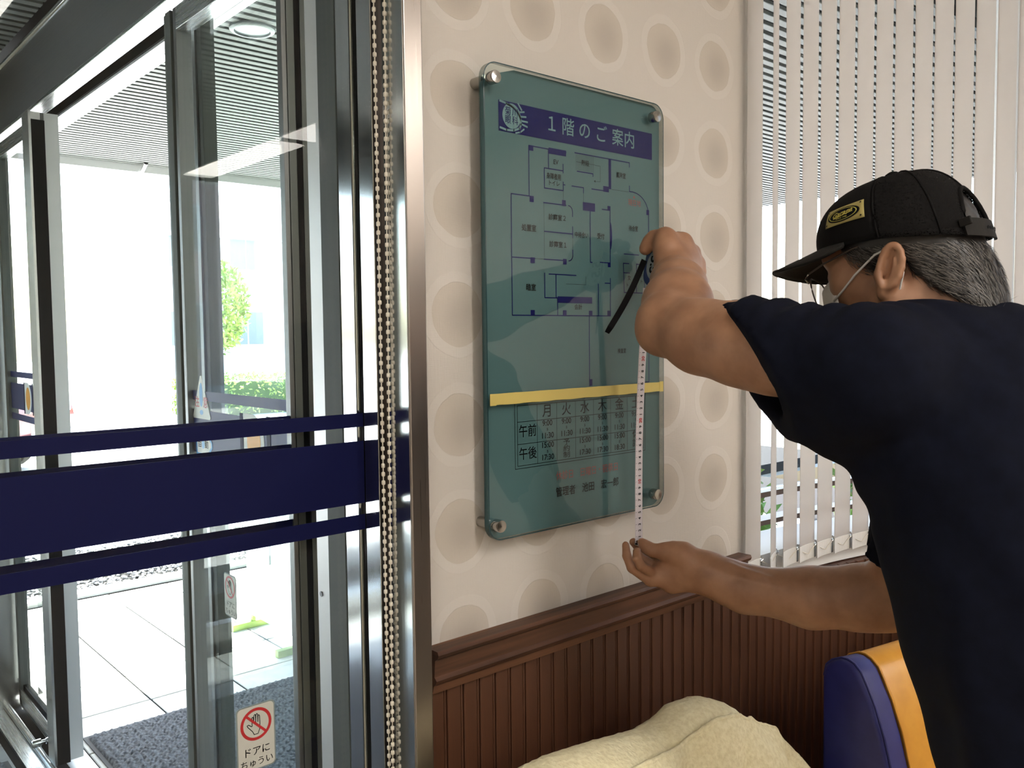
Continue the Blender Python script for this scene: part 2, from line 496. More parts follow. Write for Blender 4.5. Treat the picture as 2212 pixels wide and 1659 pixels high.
# ------------------------------------------------------------------ vertical blind
blind = thing('vertical_blind', (2.2, .85, 2.38), 'pale fabric vertical blind with chained slats across the curved window', 'blind')
arc_strip('headrail', 1.50, S_END-.1, -.03, .02, 2.36, 2.40, M['white'], blind)
SP, SWD, TILT = .064, .0665, math.radians(7.5)
slat_v = []
ns = 6
for i in range(ns+1):
    t = i/ns-.5
    slat_v.append((SWD*t, .0025*(1-4*t*t)-.0012))
poly = [(x, y-.0003) for x, y in slat_v]+[(x, y+.0003) for x, y in reversed(slat_v)]
sm = MB().prism(poly, (0, 0, .835), (1, 0, 0), (0, 1, 0), (0, 0, 1), 1.53).build('slat', M['slat'], smooth=True).data
wm = MB().prism([(x, y-.0011) for x, y in slat_v]+[(x, y+.0009) for x, y in reversed(slat_v)], (0, 0, .834), (1, 0, 0), (0, 1, 0), (0, 0, 1), .034).build('bottom_weight', M['white'], bevel=.0004, seg=1).data
hw = SWD/2
cm = MB().tube([(hw-.002, -.004, .862), (hw+.002, -.006, .866), (hw+.003, -.002, .872), (hw, .003, .868), (hw-.002, .004, .858)], .0012, 6).box(hw-.004, hw+.003, -.0035, .0015, .836, .866).build('clip', M['steel'], smooth=True).data
for nm in ('slat', 'bottom_weight', 'clip'):
    bpy.data.objects.remove(bpy.data.objects[nm])
k = 0
s = 1.61+SP/2-2*SP
prev = None
while s < S_END-.15:
    p, a = arc(s-(.010 if k == 0 else 0))
    tilt = TILT + (random.uniform(-.02, .02)) + (math.radians(16) if k == 1 else 0)
    sl_ = bpy.data.objects.new('slat', sm); COL.objects.link(sl_); sl_.parent = blind
    bl = base_of(blind); sl_.location = (p[0]-bl[0], p[1]-bl[1], -bl[2]); sl_.rotation_euler = (0, 0, a+tilt)
    for nm, me in (('bottom_weight', wm), ('clip', cm)):
        c = bpy.data.objects.new(nm, me); COL.objects.link(c); c.parent = sl_
    e = np.array([p[0]+math.cos(a+tilt)*hw, p[1]+math.sin(a+tilt)*hw-.004, .862])
    if prev is not None and k < 22:
        mid = (prev+e)/2
        pts = [prev, prev*.7+e*.3+np.array((0, -.004, -.010)), mid+np.array((0, -.004, -.014)), prev*.25+e*.75+np.array((0, -.003, -.004)), e]
        MB().tube(pts, .0008, 5).build('link_cord', M['bead'], blind, smooth='all')
    prev = e
    s += SP; k += 1

# ------------------------------------------------------------------ steel jamb between door and wall
jamb = thing('door_jamb', (.68, 1.0, 0), 'tall polished steel jamb beside the wallpaper', kind='structure')
DZ = 2.25
MB().box(.655, .684, .943, .994, 0, DZ).build('front_post', M['post_steel'], jamb, bevel=.0015)
MB().box(.6543, .655, .946, .994, 0, DZ).build('side_plate', M['mirror_steel'], jamb)
MB().box(.684, .703, .975, .994, 0, DZ).build('wall_fin', M['post_steel'], jamb)
MB().box(.668, .703, .994, 1.022, 0, DZ).build('blind_channel', M['groove_brown'], jamb)
MB().box(.655, .703, 1.022, 1.058, 0, DZ).build('side_plate', M['mirror_steel'], jamb, bevel=.001)
MB().box(.662, .703, 1.058, 1.074, 0, DZ).build('glazing_channel', M['rubber'], jamb)
MB().box(.655, .703, 1.074, 1.117, 0, DZ).build('side_plate', M['mirror_steel'], jamb, bevel=.004, seg=3)
MB().box(.655, .70, 1.117, 1.168, 0, DZ).build('grey_post', M['grey_trim'], jamb, bevel=.001)
MB().box(.657, .72, 1.169, 1.222, 0, DZ).build('white_post', M['alu_white'], jamb, bevel=.001)
MB().lathe([(.004, 0), (.004, .001)], (.6565, 1.195, .93), (0, 1, 0), (0, 0, 1), (-1, 0, 0), 10).build('screw', M['steel_dark'], jamb)

# ------------------------------------------------------------------ stripes, stickers (shared builders)
ZS = ((1.2015, 1.221), (1.0925, 1.1815), (1.0545, 1.0765))
def stripes_y(parent, x0, x1, y):
    for z0, z1 in ZS:
        MB().box(x0, x1, y-.0004, y, z0, z1).build('stripe', M['film_blue'], parent)
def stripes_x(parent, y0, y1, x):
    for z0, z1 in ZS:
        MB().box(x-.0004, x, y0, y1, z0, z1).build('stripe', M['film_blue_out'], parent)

HAND = [(-.2, -.95), (-.36, -.62), (-.80, -.10), (-.86, .06), (-.72, .10), (-.44, -.14), (-.38, -.10), (-.40, .62), (-.33, .72), (-.25, .66), (-.22, .15), (-.19, .80), (-.11, .92), (-.03, .84), (-.02, .16), (.01, .86), (.09, .95), (.17, .86), (.18, .16), (.21, .70), (.28, .78), (.35, .68), (.38, -.05), (.34, -.55), (.18, -.95)]
def door_sticker(parent, c, right, up, w, h, label=None):
    """rounded pale sticker: no-touching hand in a red ring above two lines of kana"""
    c, right, up = (np.array(t, float) for t in (c, right, up))
    n = np.cross(right, up)
    st = MB().prism(rrect(-w/2, w/2, -h/2, h/2, w*.12), c-n*.0002, right, up, n, .0006).build('sticker', M['sticker_edge'], parent)
    if label: st['label'] = label
    m_ = w*.035
    MB().prism(rrect(-w/2+m_, w/2-m_, -h/2+m_, h/2-m_, w*.10), c+n*.0004, right, up, n, .0003).build('face', M['sticker_grey'], st)
    R = w*.40
    cc = c+up*(h*.20)
    mb = MB()
    P = [cc+right*R*f_*math.cos(t)+up*R*f_*math.sin(t)+n*.0010 for f_ in (1, .82) for t in np.linspace(0, 2*math.pi, 37)[:-1]]
    mb.add(P, [(i, (i+1) % 36, 36+(i+1) % 36, 36+i) for i in range(36)])
    a = np.array((.707, -.707)); b = np.array((.707, .707)); t_ = .075
    q = [-a*.9-b*t_, a*.9-b*t_, a*.9+b*t_, -a*.9+b*t_]
    mb.add([cc+R*(right*x+up*y)+n*.0011 for x, y in q], [(0, 1, 2, 3)])
    mb.build('prohibition_ring', M['red'], st)
    hb = MB()
    Rh = R*.66
    for i in range(len(HAND)):
        p0 = np.array(HAND[i]); p1 = np.array(HAND[(i+1) % len(HAND)])
        d = p1-p0; d /= np.linalg.norm(d); e = np.array((-d[1], d[0]))*.035; p0 = p0-d*.03; p1 = p1+d*.03
        hb.add([cc+Rh*(right*x+up*y)+n*.0009 for x, y in (p0-e, p1-e, p1+e, p0+e)], [(0, 1, 2, 3)])
    hb.build('hand_drawing', M['ink'], st)
    text('ドアに', M['ink'], st, 'lettering', c-up*(h*.215)+n*.0004, right, up, w*.24, bold=.012)
    text('ちゅうい', M['ink'], st, 'lettering', c-up*(h*.385)+n*.0004, right, up, w*.215, bold=.012)
    return st

def caution_triangle(parent, c, right, up, w, h):
    c, right, up = (np.array(t, float) for t in (c, right, up)); n = np.cross(right, up)
    poly = [(-w*.5+.003, -h*.5), (w*.5-.003, -h*.5), (w*.5, -h*.5+.004), (.003, h*.5), (-.003, h*.5), (-w*.5, -h*.5+.004)]
    st = MB().prism(poly, c, right, up, n, .0006).build('caution_sticker', M['white'], parent)
    MB().prism(ellipse(0, .06*h, w*.09, h*.28, 20), c+n*.0007, right, up, n, .0002).prism(ellipse(0, -.35*h, w*.095, h*.06, 14), c+n*.0007, right, up, n, .0002).build('exclamation_mark', M['sky_blue'], st)
    text('注', M['red'], st, 'lettering', c-right*w*.24-up*h*.13+n*.0006, right, up, w*.27, bold=.015)
    text('意', M['red'], st, 'lettering', c+right*w*.24-up*h*.13+n*.0006, right, up, w*.27, bold=.015)
    return st

def automatic_sticker(parent, c, right, up, w, h):
    c, right, up = (np.array(t, float) for t in (c, right, up)); n = np.cross(right, up)
    hexa = [(-.5, .5), (.25, .5), (.5, .1), (.5, -.1), (.25, -.5), (-.5, -.5)]
    st = MB().prism([(x*w, y*h) for x, y in hexa], c, right, up, n, .0005).build('automatic_door_sticker', M['sky_blue'], parent)
    MB().prism([(x*w*.84, y*h*.82) for x, y in hexa], c+n*.0005, right, up, n, .0002).build('face', M['white'], st)
    MB().prism(ellipse(-.05*w, 0, w*.09, h*.22, 14), c+n*.0008, right, up, n, .0002).build('drop', M['sky_blue'], st)
    text('自', M['ink'], st, 'lettering', c-right*w*.26+n*.0006, right, up, h*.42)
    text('動', M['ink'], st, 'lettering', c+right*w*.16+n*.0006, right, up, h*.42)
    return st

def eye_logo(parent, c, right, up, w, h):
    c, right, up = (np.array(t, float) for t in (c, right, up)); n = np.cross(right, up)
    P = [(-w/2, -h/2), (-w*.05, -h/2)]+[(-w*.05+w*.55*math.cos(t), h/2*math.sin(t)) for t in np.linspace(-1.4, 1.4, 13)]+[(-w*.05, h/2), (-w/2, h/2)]
    st = MB().prism(P, c, right, up, n, .0005).build('logo_panel', M['white'], parent)
    MB().prism(ellipse(0, 0, w*.33, h*.36, 24), c+n*.0006, right, up, n, .0002).build('iris', M['orange_print'], st)
    MB().obox(c, right, up, n, -w*.68, -w*.53, -h*.5, h*.5, 0, .0005).build('bar', M['film_blue'], st)
    MB().obox(c, right, up, n, w*.62, w*.78, -h*.5, h*.5, 0, .0005).build('bar', M['film_blue'], st)
    return st

# ------------------------------------------------------------------ inner door: fixed pane and sliding leaf
pane = thing('window_2', (.2, 1.065, 0), 'fixed glass panel with navy stripes beside the steel jamb', kind='structure')
MB().box(-.26, .662, 1.060, 1.070, .09, 2.16).build('glass', M['glass_green'], pane)
MB().box(-.26, .655, 1.048, 1.082, 0, .09).build('bottom_rail', M['steel'], pane, bevel=.001)
MB().box(-.26, .655, 1.045, 1.082, 2.16, 2.25).build('top_rail', M['steel'], pane, bevel=.001)
MB().box(-.30, -.26, 1.045, 1.082, 0, 2.25).build('stile', M['steel'], pane, bevel=.001)
stripes_y(pane, -.26, .6545, 1.0598)
door_sticker(pane, (.4815, 1.0592, .806), (1, 0, 0), (0, 0, 1), .054, .088, 'door caution sticker low on the striped inner pane')

inner = thing('door_3', (.0, 1.105, 0), 'inner sliding glass door with navy stripes and steel stile', kind='structure')
MB().box(-.50, .562, 1.100, 1.106, .10, 2.12).build('glass', M['glass_green'], inner)
stripes_y(inner, -.50, .562, 1.0998)
MB().box(.562, .569, 1.096, 1.110, .02, 2.16).build('stile', M['steel_dark'], inner, bevel=.0008)
MB().box(.569, .580, 1.094, 1.112, .02, 2.16).build('stile', M['leaf_steel'], inner, bevel=.0008)
MB().box(.580, .589, 1.096, 1.110, .02, 2.16).build('gasket', M['rubber'], inner)
MB().box(.589, .596, 1.094, 1.112, .02, 2.16).build('stile', M['leaf_steel'], inner)
MB().box(-.50, .54, 1.090, 1.118, .02, .10).build('bottom_rail', M['steel'], inner, bevel=.001)
MB().box(-.50, .54, 1.090, 1.118, 2.12, 2.20).build('top_rail', M['steel'], inner, bevel=.001)
MB().box(-.55, -.50, 1.088, 1.120, .02, 2.16).build('stile', M['steel'], inner, bevel=.001)

# ------------------------------------------------------------------ outer automatic door
XD = .70
def outer_leaf(name, y_lead, y_trail, label, stick_y):
    t = thing(name, (XD, (y_lead+y_trail)/2, 0), label, kind='structure')
    sg = 1 if y_trail > y_lead else -1
    def yb(a, b): return (min(y_lead+sg*a, y_lead+sg*b), max(y_lead+sg*a, y_lead+sg*b))
    L = abs(y_trail-y_lead)
    MB().box(XD-.01, XD+.028, *yb(.0, .018), .03, 2.0).build('stile', M['leaf_steel'], t, bevel=.001)
    MB().box(XD-.014, XD+.02, *yb(.018, .045), .03, 2.0).build('stile', M['grey_trim'], t, bevel=.001)
    MB().box(XD-.008, XD+.02, *yb(.045, .055), .03, 2.0).build('gasket', M['rubber'], t)
    MB().box(XD-.012, XD+.02, *yb(.055, .070), .03, 2.0).build('stile', M['steel_dark'], t, bevel=.001)
    MB().box(XD-.012, XD+.02, *yb(.070, L), .02, .082).build('bottom_rail', M['steel_h'], t, bevel=.001)
    MB().box(XD-.004, XD+.012, *yb(.070, L), .082, .098).build('glazing_bead', M['rubber'], t)
    MB().box(XD-.012, XD+.02, *yb(.070, L), 1.955, 2.0).build('top_rail', M['steel_h'], t, bevel=.001)
    MB().box(XD-.012, XD+.02, *yb(L-.03, L), .03, 2.0).build('stile', M['leaf_steel'], t, bevel=.001)
    MB().box(XD, XD+.008, *yb(.065, L-.02), .098, 1.955).build('glass', M['glass_green'], t)
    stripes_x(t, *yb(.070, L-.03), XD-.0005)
    return t
r_, u_ = (0, -1, 0), (0, 0, 1)
leafR = outer_leaf('door_1', 1.865, 1.225, 'open outer glass door leaf with triangular caution sticker beside the inner door', 0)
sx = XD-.0012
caution_triangle(leafR, (sx, 1.750, 1.208), r_, u_, .090, .088)
automatic_sticker(leafR, (sx, 1.742, 1.112), r_, u_, .082, .046)
eye_logo(leafR, (sx, 1.510, 1.135), r_, u_, .086, .105)
p1 = onX(498, 1287, sx)
door_sticker(leafR, p1, r_, u_, .056, .086, 'door caution sticker high on the open outer leaf')
leafL = outer_leaf('door_2', 2.875, 3.47, 'far outer glass door leaf with dark leading edge beside the opening', 0)
MB().box(.662, .6985, 2.860, 2.873, .03, 1.975).build('edge_rubber', M['rubber'], leafL)
MB().box(.655, .662, 2.860, 2.935, .03, 2.0).box(.662, .69, 2.873, 2.935, .03, 2.0).build('stile', M['steel'], leafL)
MB().box(XD+.0, XD+.039, 2.872, 2.885, .03, 2.0).build('edge_cover', M['alu_white'], leafL)
caution_triangle(leafL, (sx, 2.975, 1.218), r_, u_, .090, .088)
automatic_sticker(leafL, (sx, 2.985, 1.112), r_, u_, .082, .046)
eye_logo(leafL, (sx, 3.200, 1.135), r_, u_, .086, .105)
# fixed side panels outside the leaves
side = thing('window_3', (.76, 1.56, 0), 'fixed side pane outside the open door leaf', kind='structure')
MB().box(.755, .785, 1.835, 1.93, 0, 2.02).build('stile', M['grey_trim'], side, bevel=.001)  # solid stile standing in for a ghosted reflection of the leaf post
MB().box(.751, .755, 1.858, 1.895, 0, 2.02).build('cover_strip', M['steel_dark'], side)
MB().box(.766, .774, 1.22, 1.84, .06, 2.0).build('glass', M['glass_green'], side)
MB().box(.755, .785, 1.22, 1.84, 0, .06).build('bottom_rail', M['steel_h'], side)
door_sticker(side, onX(684, 1413, .765), r_, u_, .056, .086, 'door caution sticker on the fixed pane half hidden by the inner door stile')
side2 = thing('window_4', (.76, 3.3, 0), 'fixed side pane beyond the far door leaf', kind='structure')
MB().box(.755, .785, 3.07, 3.12, 0, 2.02).build('stile', M['grey_trim'], side2, bevel=.001)
MB().box(.766, .774, 3.10, 3.5, .06, 2.0).build('glass', M['glass_green'], side2)
MB().box(.755, .785, 3.07, 3.5, 0, .06).build('bottom_rail', M['steel_h'], side2)

# header over the outer door
hd = thing('door_header', (.70, 2.35, 2.03), 'dark brushed steel beam over the outer door', kind='structure')
MB().box(.690, .735, 1.13, 3.62, 2.036, 2.232).build('cover_plate', M['steel_dark'], hd, bevel=.001)
MB().tube([(.690, 1.13, 2.238), (.690, 3.62, 2.238)], .010, 10).build('round_trim', M['mirror_steel'], hd, smooth=True)
MB().box(.688, .735, 1.13, 3.62, 2.026, 2.036).build('bottom_lip', M['steel_h'], hd, bevel=.001)
MB().box(.735, .782, 1.2, 3.6, 2.14, 2.20).build('track_recess', M['rubber'], hd)
MB().box(.735, .740, 1.2, 3.6, 2.04, 2.20).build('slot_shade', M['dark_void'], hd)  # near-black plate, shade of the slot put into its colour
for i, (a, b) in enumerate(((.780, .797), (.7985, .813), (.8145, .836))):
    MB().box(a, b, 1.2, 3.7, 2.030, 2.30).build('lintel_strip', M['alu_white'], hd)
MB().box(.774, .7795, 1.2, 3.6, 2.036, 2.30).build('slot_shade', M['dark_void'], hd)  # dark plate added over the pale lintel face so the slot stays black
for yy in (2.0, 2.75):
    MB().box(.748, .770, yy, yy+.10, 2.08, 2.14).build('roller_bracket', M['steel_dark'], hd)

# vestibule floor, walls, ceiling
struct('wall_vestibule_left', MB().box(-1.40, -1.30, 1.10, 3.7, 0, 2.5), M['plaster'], 'pale wall of the entrance lobby')
fw = thing('window_5', (-.4, 3.6, 0), 'glazed end wall of the entrance lobby', kind='structure')
MB().box(-1.30, .60, 3.58, 3.64, 0, .10).build('bottom_rail', M['steel'], fw, bevel=.002)
MB().box(-1.30, .60, 3.58, 3.64, 1.98, 2.5).build('top_panel', M['steel_dark'], fw, bevel=.002)
for xx in (-1.28, -.45, .35): MB().box(xx-.02, xx+.02, 3.58, 3.64, .10, 1.98).build('mullion', M['steel'], fw, bevel=.002)
MB().box(-1.26, .55, 3.606, 3.612, .10, 1.98).build('glass', glass('dimming_glass', (.80, .82, .82)), fw)  # tint added to dim the daylight veil on the door leaves
col = struct('pillar', MB().box(.36, .70, 3.50, 3.66, 0, 2.3), M['steel'], 'steel corner post at the far end of the outer door', bevel=.003)
struct('roof', MB().box(-1.6, 6.0, 1.06, 5.12, 2.40, 2.60), M['dark_void'], 'roof slab above the slatted ceilings')
vf = struct('floor_vestibule', MB().box(-1.30, .765, 1.06, 3.56, -.08, -.004), M['dark_void'], 'tiled floor of the entrance lobby')
tm = MB().box(-.1475, .1475, -.1475, .1475, -.004, 0).build('tile', M['vest_tile'], bevel=.0015, seg=1)
tme = tm.data; bpy.data.objects.remove(tm)
x = .43
while x > -1.2:
    y = 1.25
    while y < 3.5:
        b = bpy.data.objects.new('tile', tme); COL.objects.link(b); b.parent = vf; b.location = (x, y, random.uniform(-.0006, 0))
        y += .30
    x -= .30
trk = thing('trim_2', (.69, 2.35, 0), 'steel floor track of the outer door', kind='structure')
MB().box(.60, .645, 1.13, 3.55, -.004, .004).build('track_plate', M['steel_h'], trk)
MB().tube([(.655, 1.13, .010), (.655, 3.55, .010)], .011, 10).build('track_rail', M['steel_h'], trk, smooth=True)
MB().box(.668, .70, 1.13, 3.55, -.004, .004).build('track_channel', M['rubber'], trk)
MB().box(.70, .765, 1.13, 3.55, -.004, .006).build('track_plate', M['alu_white'], trk)
ds = thing('door_stop', (.672, 3.02, .045), 'small steel door stop on the far outer leaf', 'door stop')
MB().lathe([(.010, 0), (.010, .022), (.007, .024), (.007, .036), (.013, .037), (.013, .062), (.011, .064)], (.690, 3.02, .05), (0, 1, 0), (0, 0, 1), (-1, 0, 0), 16).build('body', M['steel'], ds, smooth=True)

def slats_y(parent, x0, x1, ys, z, w=.031, cut=None):
    me = MB().prism([(-w/2, .010), (-w/2, .001), (-w/2+.002, 0), (w/2-.002, 0), (w/2, .001), (w/2, .010)], (x0, 0, 0), (0, 1, 0), (0, 0, 1), (1, 0, 0), x1-x0).build('slat', M['ceil_slat'])
    d = me.data; bpy.data.objects.remove(me)
    for y in ys:
        b = bpy.data.objects.new('slat', d); COL.objects.link(b); b.parent = parent; b.location = (0, y, z)
soff = struct('ceiling_porch', MB().box(.836, 6.0, 1.14, 5.12, 2.33, 2.40), M['dark_void'], 'slatted metal soffit over the porch')
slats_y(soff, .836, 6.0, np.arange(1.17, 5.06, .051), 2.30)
MB().box(.836, 6.0, 5.07, 5.12, 2.26, 2.40).build('fascia', M['alu_white'], soff)
MB().tube([(1.72, 4.98, 2.298), (1.72, 5.05, 2.262)], .012, 8).build('drip_spout', M['steel'], soff)
vc = struct('ceiling_vestibule', MB().box(-1.3, .60, 1.10, 3.6, 2.31, 2.40), M['dark_void'], 'slatted metal ceiling of the entrance lobby')
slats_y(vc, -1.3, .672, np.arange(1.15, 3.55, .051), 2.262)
M['mat_ring'] = mat('downlight_ring', (.26, .28, .29), .4)
dl = thing('downlight', (1.249, 2.628, 2.295), 'round recessed downlight in the slatted porch soffit', 'ceiling light')
MB().lathe([(.070, .006), (.070, 0), (.066, -.004), (.056, -.005), (.054, 0), (.054, .006)], (1.249, 2.628, 2.295), (1, 0, 0), (0, 1, 0), (0, 0, 1), 36).build('trim_ring', M['mat_ring'], dl, smooth=True)
MB().lathe([(.053, .002), (.045, .006), (.01, .008)], (1.249, 2.628, 2.293), (1, 0, 0), (0, 1, 0), (0, 0, 1), 30).build('lens', mat('downlight_lens', (.24, .27, .285), .3), dl, smooth=True)

# warm ceiling lamps of waiting room and lobby
def ceiling_lamp(x, y, z, w, l, label):
    t = thing('ceiling_lamp', (x, y, z), label, 'ceiling light', 'flat ceiling lamps')
    MB().box(x-w/2-.02, x+w/2+.02, y-l/2-.02, y+l/2+.02, z-.03, z).build('housing', M['white'], t, bevel=.004)
    MB().box(x-w/2, x+w/2, y-l/2, y+l/2, z-.038, z-.030).build('diffuser', M['lamp_glow'], t, bevel=.003)
    return t
for lx, ly, lb in ((2.35, -3.02, 'long ceiling lamp at the back of the room, mirrored in the striped pane'), (.60, -.95, 'long ceiling lamp nearest the wallpaper wall'), (2.35, -1.68, 'long ceiling lamp nearest the curved window'),
                   (.60, -3.02, 'long ceiling lamp at the back of the room in the middle row'), (-1.15, -.95, 'long ceiling lamp nearest the inner door'), (-1.15, -3.02, 'long ceiling lamp at the back of the room beyond the inner door row')):
    ceiling_lamp(lx, ly, ROOMZ, .20, 1.22, lb)

# ------------------------------------------------------------------ glass floor-guide sign on the wall
SX, SZ, SY = .793, 1.030, .950
sign = thing('glass_sign', (.992, .972, 1.03), 'teal glass floor plan sign with clinic hours on chrome standoffs', 'sign')
a_, b_, n_ = (1, 0, 0), (0, 0, 1), (0, -1, 0)
SWI, SHE = .398, .685
outl = rrect(0, SWI, 0, SHE, .024, 8)
MB().prism(outl, (SX, SY+.0098, SZ), a_, b_, n_, .0098).build('glass_plate', M['sign_plate'], sign)
mb = MB()
inn = rrect(.0016, SWI-.0016, .0016, SHE-.0016, .0224, 8); n = len(outl)
P = [(SX+x, SY+.0099, SZ+z) for x, z in outl]+[(SX+x, SY-.0001, SZ+z) for x, z in outl]+[(SX+x, SY-.0001, SZ+z) for x, z in inn]
mb.add(P, [(i, (i+1) % n, n+(i+1) % n, n+i) for i in range(n)]+[(n+i, n+(i+1) % n, 2*n+(i+1) % n, 2*n+i) for i in range(n)])
mb.build('polished_edge', M['sign_edge'], sign)
fl = [p for p in rrect(.0006, SWI-.0006, .0006, SHE-.0006, .0234, 8)]
fl = [p for p in fl if not (p[0] < .062 and p[1] > SHE-.029)]
# put the missing upper left corner of the film back as a straight cut
i0 = max(range(len(fl)), key=lambda i: fl[i][1]-fl[i][0]*1e-3 if fl[i][0] > .06 else -1)
fl2 = []
for i, p in enumerate(fl):
    fl2.append(p)
    q = fl[(i+1) % len(fl)]
    if p[1] > SHE-.01 and p[0] > .3 and q[0] < .05:
        fl2 += [(.066, SHE-.0015), (.026, SHE-.014), (.0015, SHE-.030)]
MB().prism(fl2, (SX, SY+.0097, SZ), a_, b_, n_, .0004).build('backing_film', M['sign_film'], sign)
OX, PY = .797, SY+.0088
def S(u, v, lift=0): return np.array([OX+u, PY-lift, SZ+v])
def sbox(mb, u0, v0, u1, v1, lift=0):
    return mb.add([S(u0, v0, lift), S(u1, v0, lift), S(u1, v1, lift), S(u0, v1, lift)], [(0, 1, 2, 3)])
def sline(mb, u0, v0, u1, v1, w=.0016, lift=0):
    d = np.array((u1-u0, v1-v0)); L = np.linalg.norm(d); d /= L; e = np.array((-d[1], d[0]))*w/2
    p0 = np.array((u0, v0))-d*w*.4; p1 = np.array((u1, v1))+d*w*.4
    return mb.add([S(*q, lift) for q in (p0-e, p1-e, p1+e, p0+e)], [(0, 1, 2, 3)])
def stxt(body, u, v, size, m='ink', name='lettering', sx=1.0, bold=0.0, lift=.0006, key=None, ax='CENTER', spacing=1.0, rot=0):
    r = np.array((math.cos(rot), 0, math.sin(rot))); up = np.array((-math.sin(rot), 0, math.cos(rot)))
    text(body, M[m], sign, name, S(u, v), r, up, size, ax, sx, bold, spacing, lift, key=key)
sbox(MB(), .031, .5925, .374, .6365).build('title_band', M['sign_navy'], sign)
for ch, u in zip('１階のご案内', (.137, .172, .209, .247, .2865, .3155)):
    stxt(ch, u, .6160, .0285, 'sign_light', 'title_lettering', 1.0, .006)
# eye emblem
mb = MB()
mb.add([S(x, z, .0003) for x, z in ellipse(.0560, .6165, .0178, .0182, 30)], [tuple(range(30))])
def stroke(mb, pts, w, lift=.0003):
    for (x0, y0), (x1, y1) in zip(pts[:-1], pts[1:]): sline(mb, x0, y0, x1, y1, w, lift)
stroke(mb, [(.034, .6352), (.046, .6335), (.058, .6300), (.068, .6235), (.0735, .616), (.0745, .607), (.071, .601)], .0030)
stroke(mb, [(.034, .5975), (.046, .5955), (.060, .5965), (.071, .601)], .0030)
stroke(mb, [(.064, .5935), (.073, .596), (.080, .601)], .0022)
for u0, v0, u1, v1 in ((.069, .6365, .0755, .6285), (.0715, .6245, .0805, .6262), (.0745, .6185, .0840, .6195), (.0755, .6125, .0870, .6125), (.0750, .6080, .0865, .6055)):
    sline(mb, u0, v0, u1, v1, .0026, .0003)
mb.build('eye_emblem', M['sign_light'], sign)
for ch, u, v in (('菊', .0488, .6222), ('川', .0625, .6222), ('眼', .0488, .6100), ('科', .0625, .6100)):
    stxt(ch, u, v, .0128, 'sign_navy', 'emblem_lettering', .98, .004, .0006)
# floor plan
pl = MB()
for q in ((.0895, .579, .168, .579), (.0895, .579, .0895, .505), (.0535, .505, .0895, .505), (.0535, .505, .0535, .328), (.0535, .328, .268, .328),
          (.130, .579, .130, .550), (.121, .550, .161, .550), (.121, .550, .121, .520), (.121, .520, .161, .520), (.161, .560, .161, .547), (.161, .533, .161, .520), (.161, .529, .165, .529),
          (.187, .581, .316, .581), (.192, .553, .228, .553), (.228, .553, .228, .549), (.316, .581, .316, .574), (.316, .543, .316, .534), (.365, .507, .365, .400),
          (.180, .529, .206, .529), (.206, .529, .206, .521), (.225, .529, .264, .529), (.119, .498, .167, .498), (.181, .489, .181, .482), (.120, .455, .181, .455), (.181, .466, .181, .449),
          (.221, .495, .221, .413), (.268, .499, .268, .412), (.249, .499, .268, .499), (.244, .414, .268, .414), (.221, .413, .225, .413), (.119, .413, .166, .413), (.181, .430, .181, .420), (.0535, .413, .100, .413),
          (.120, .392, .120, .355), (.120, .355, .224, .355), (.129, .391, .188, .391), (.147, .354, .147, .328), (.239, .379, .239, .328), (.268, .389, .268, .328), (.255, .381, .268, .381), (.144, .390, .144, .356),
          (.302, .4305, .339, .4305), (.300, .415, .314, .415), (.300, .415, .302, .367), (.302, .367, .354, .367), (.333, .415, .333, .367), (.333, .415, .340, .415), (.301, .3995, .316, .3995), (.354, .415, .354, .367),
          (.2175, .327, .2175, .216), (.365, .400, .365, .216), (.355, .216, .365, .216)):
    sline(pl, *q)
def arcpts(cu_, cv_, r, a0, a1, n=9): return [(cu_+r*math.cos(math.radians(a0+(a1-a0)*i/n)), cv_+r*math.sin(math.radians(a0+(a1-a0)*i/n))) for i in range(n+1)]
stroke(pl, [(.316, .534), (.324, .534)]+[(.322+.043*math.cos(math.radians(t)), .498+.036*math.sin(math.radians(t))) for t in range(85, -1, -8)], .0016, 0)
stroke(pl, arcpts(.172, .489, .009, 90, 0), .0016, 0)
stroke(pl, arcpts(.172, .422, .009, 0, -90), .0016, 0)
pl.build('floor_plan_lines', M['sign_navy'], sign)
pb = MB()
for u0, v0, u1, v1 in ((.0895, .572, .0985, .580), (.130, .5725, .1675, .5815), (.2645, .533, .2705, .581), (.2515, .5275, .2650, .5365), (.090, .4965, .0985, .5055), (.158, .4965, .1660, .5055), (.204, .4935, .232, .5065), (.2615, .498, .2685, .5055),
                       (.359, .499, .366, .5075), (.0905, .406, .0995, .4145), (.159, .4070, .167, .4155), (.2615, .407, .2685, .4145), (.147, .3475, .224, .3575), (.0900, .3275, .0985, .336), (.158, .3275, .1660, .336), (.2165, .3275, .2245, .336), (.260, .3275, .2685, .3365), (.2175, .216, .2235, .2265)):
    sbox(pb, u0, v0, u1, v1, .0003)
pb.add([S(.268, .481, .0003)]+[S(.268+.0042*math.cos(math.radians(t)), .4575+.0225*math.sin(math.radians(t)), .0003) for t in range(-80, 81, 20)], [tuple(range(10))])
pb.build('pillar_marks', M['sign_navy'], sign)
th = MB()
for i in range(14):
    sline(th, .190+.0030*i, .580, .190+.0030*i, .5545, .00035)
for q in ((.190, .5675, .232, .5675), (.245, .567, .245, .5425), (.232, .567, .245, .567), (.245, .5425, .232, .5415), (.210, .390, .210, .377), (.166, .377, .210, .377), (.100, .413, .120, .413), (.1195, .498, .1195, .415), (.181, .449, .181, .430), (.272, .533, .314, .533), (.206, .52, .206, .506), (.161, .519, .161, .506)):
    sline(th, *q, .00045)
th.add([S(.230, .5418), S(.2335, .5435), S(.2335, .5400)], [(0, 2, 1)])
th.build('stair_lines', M['ink'], sign)
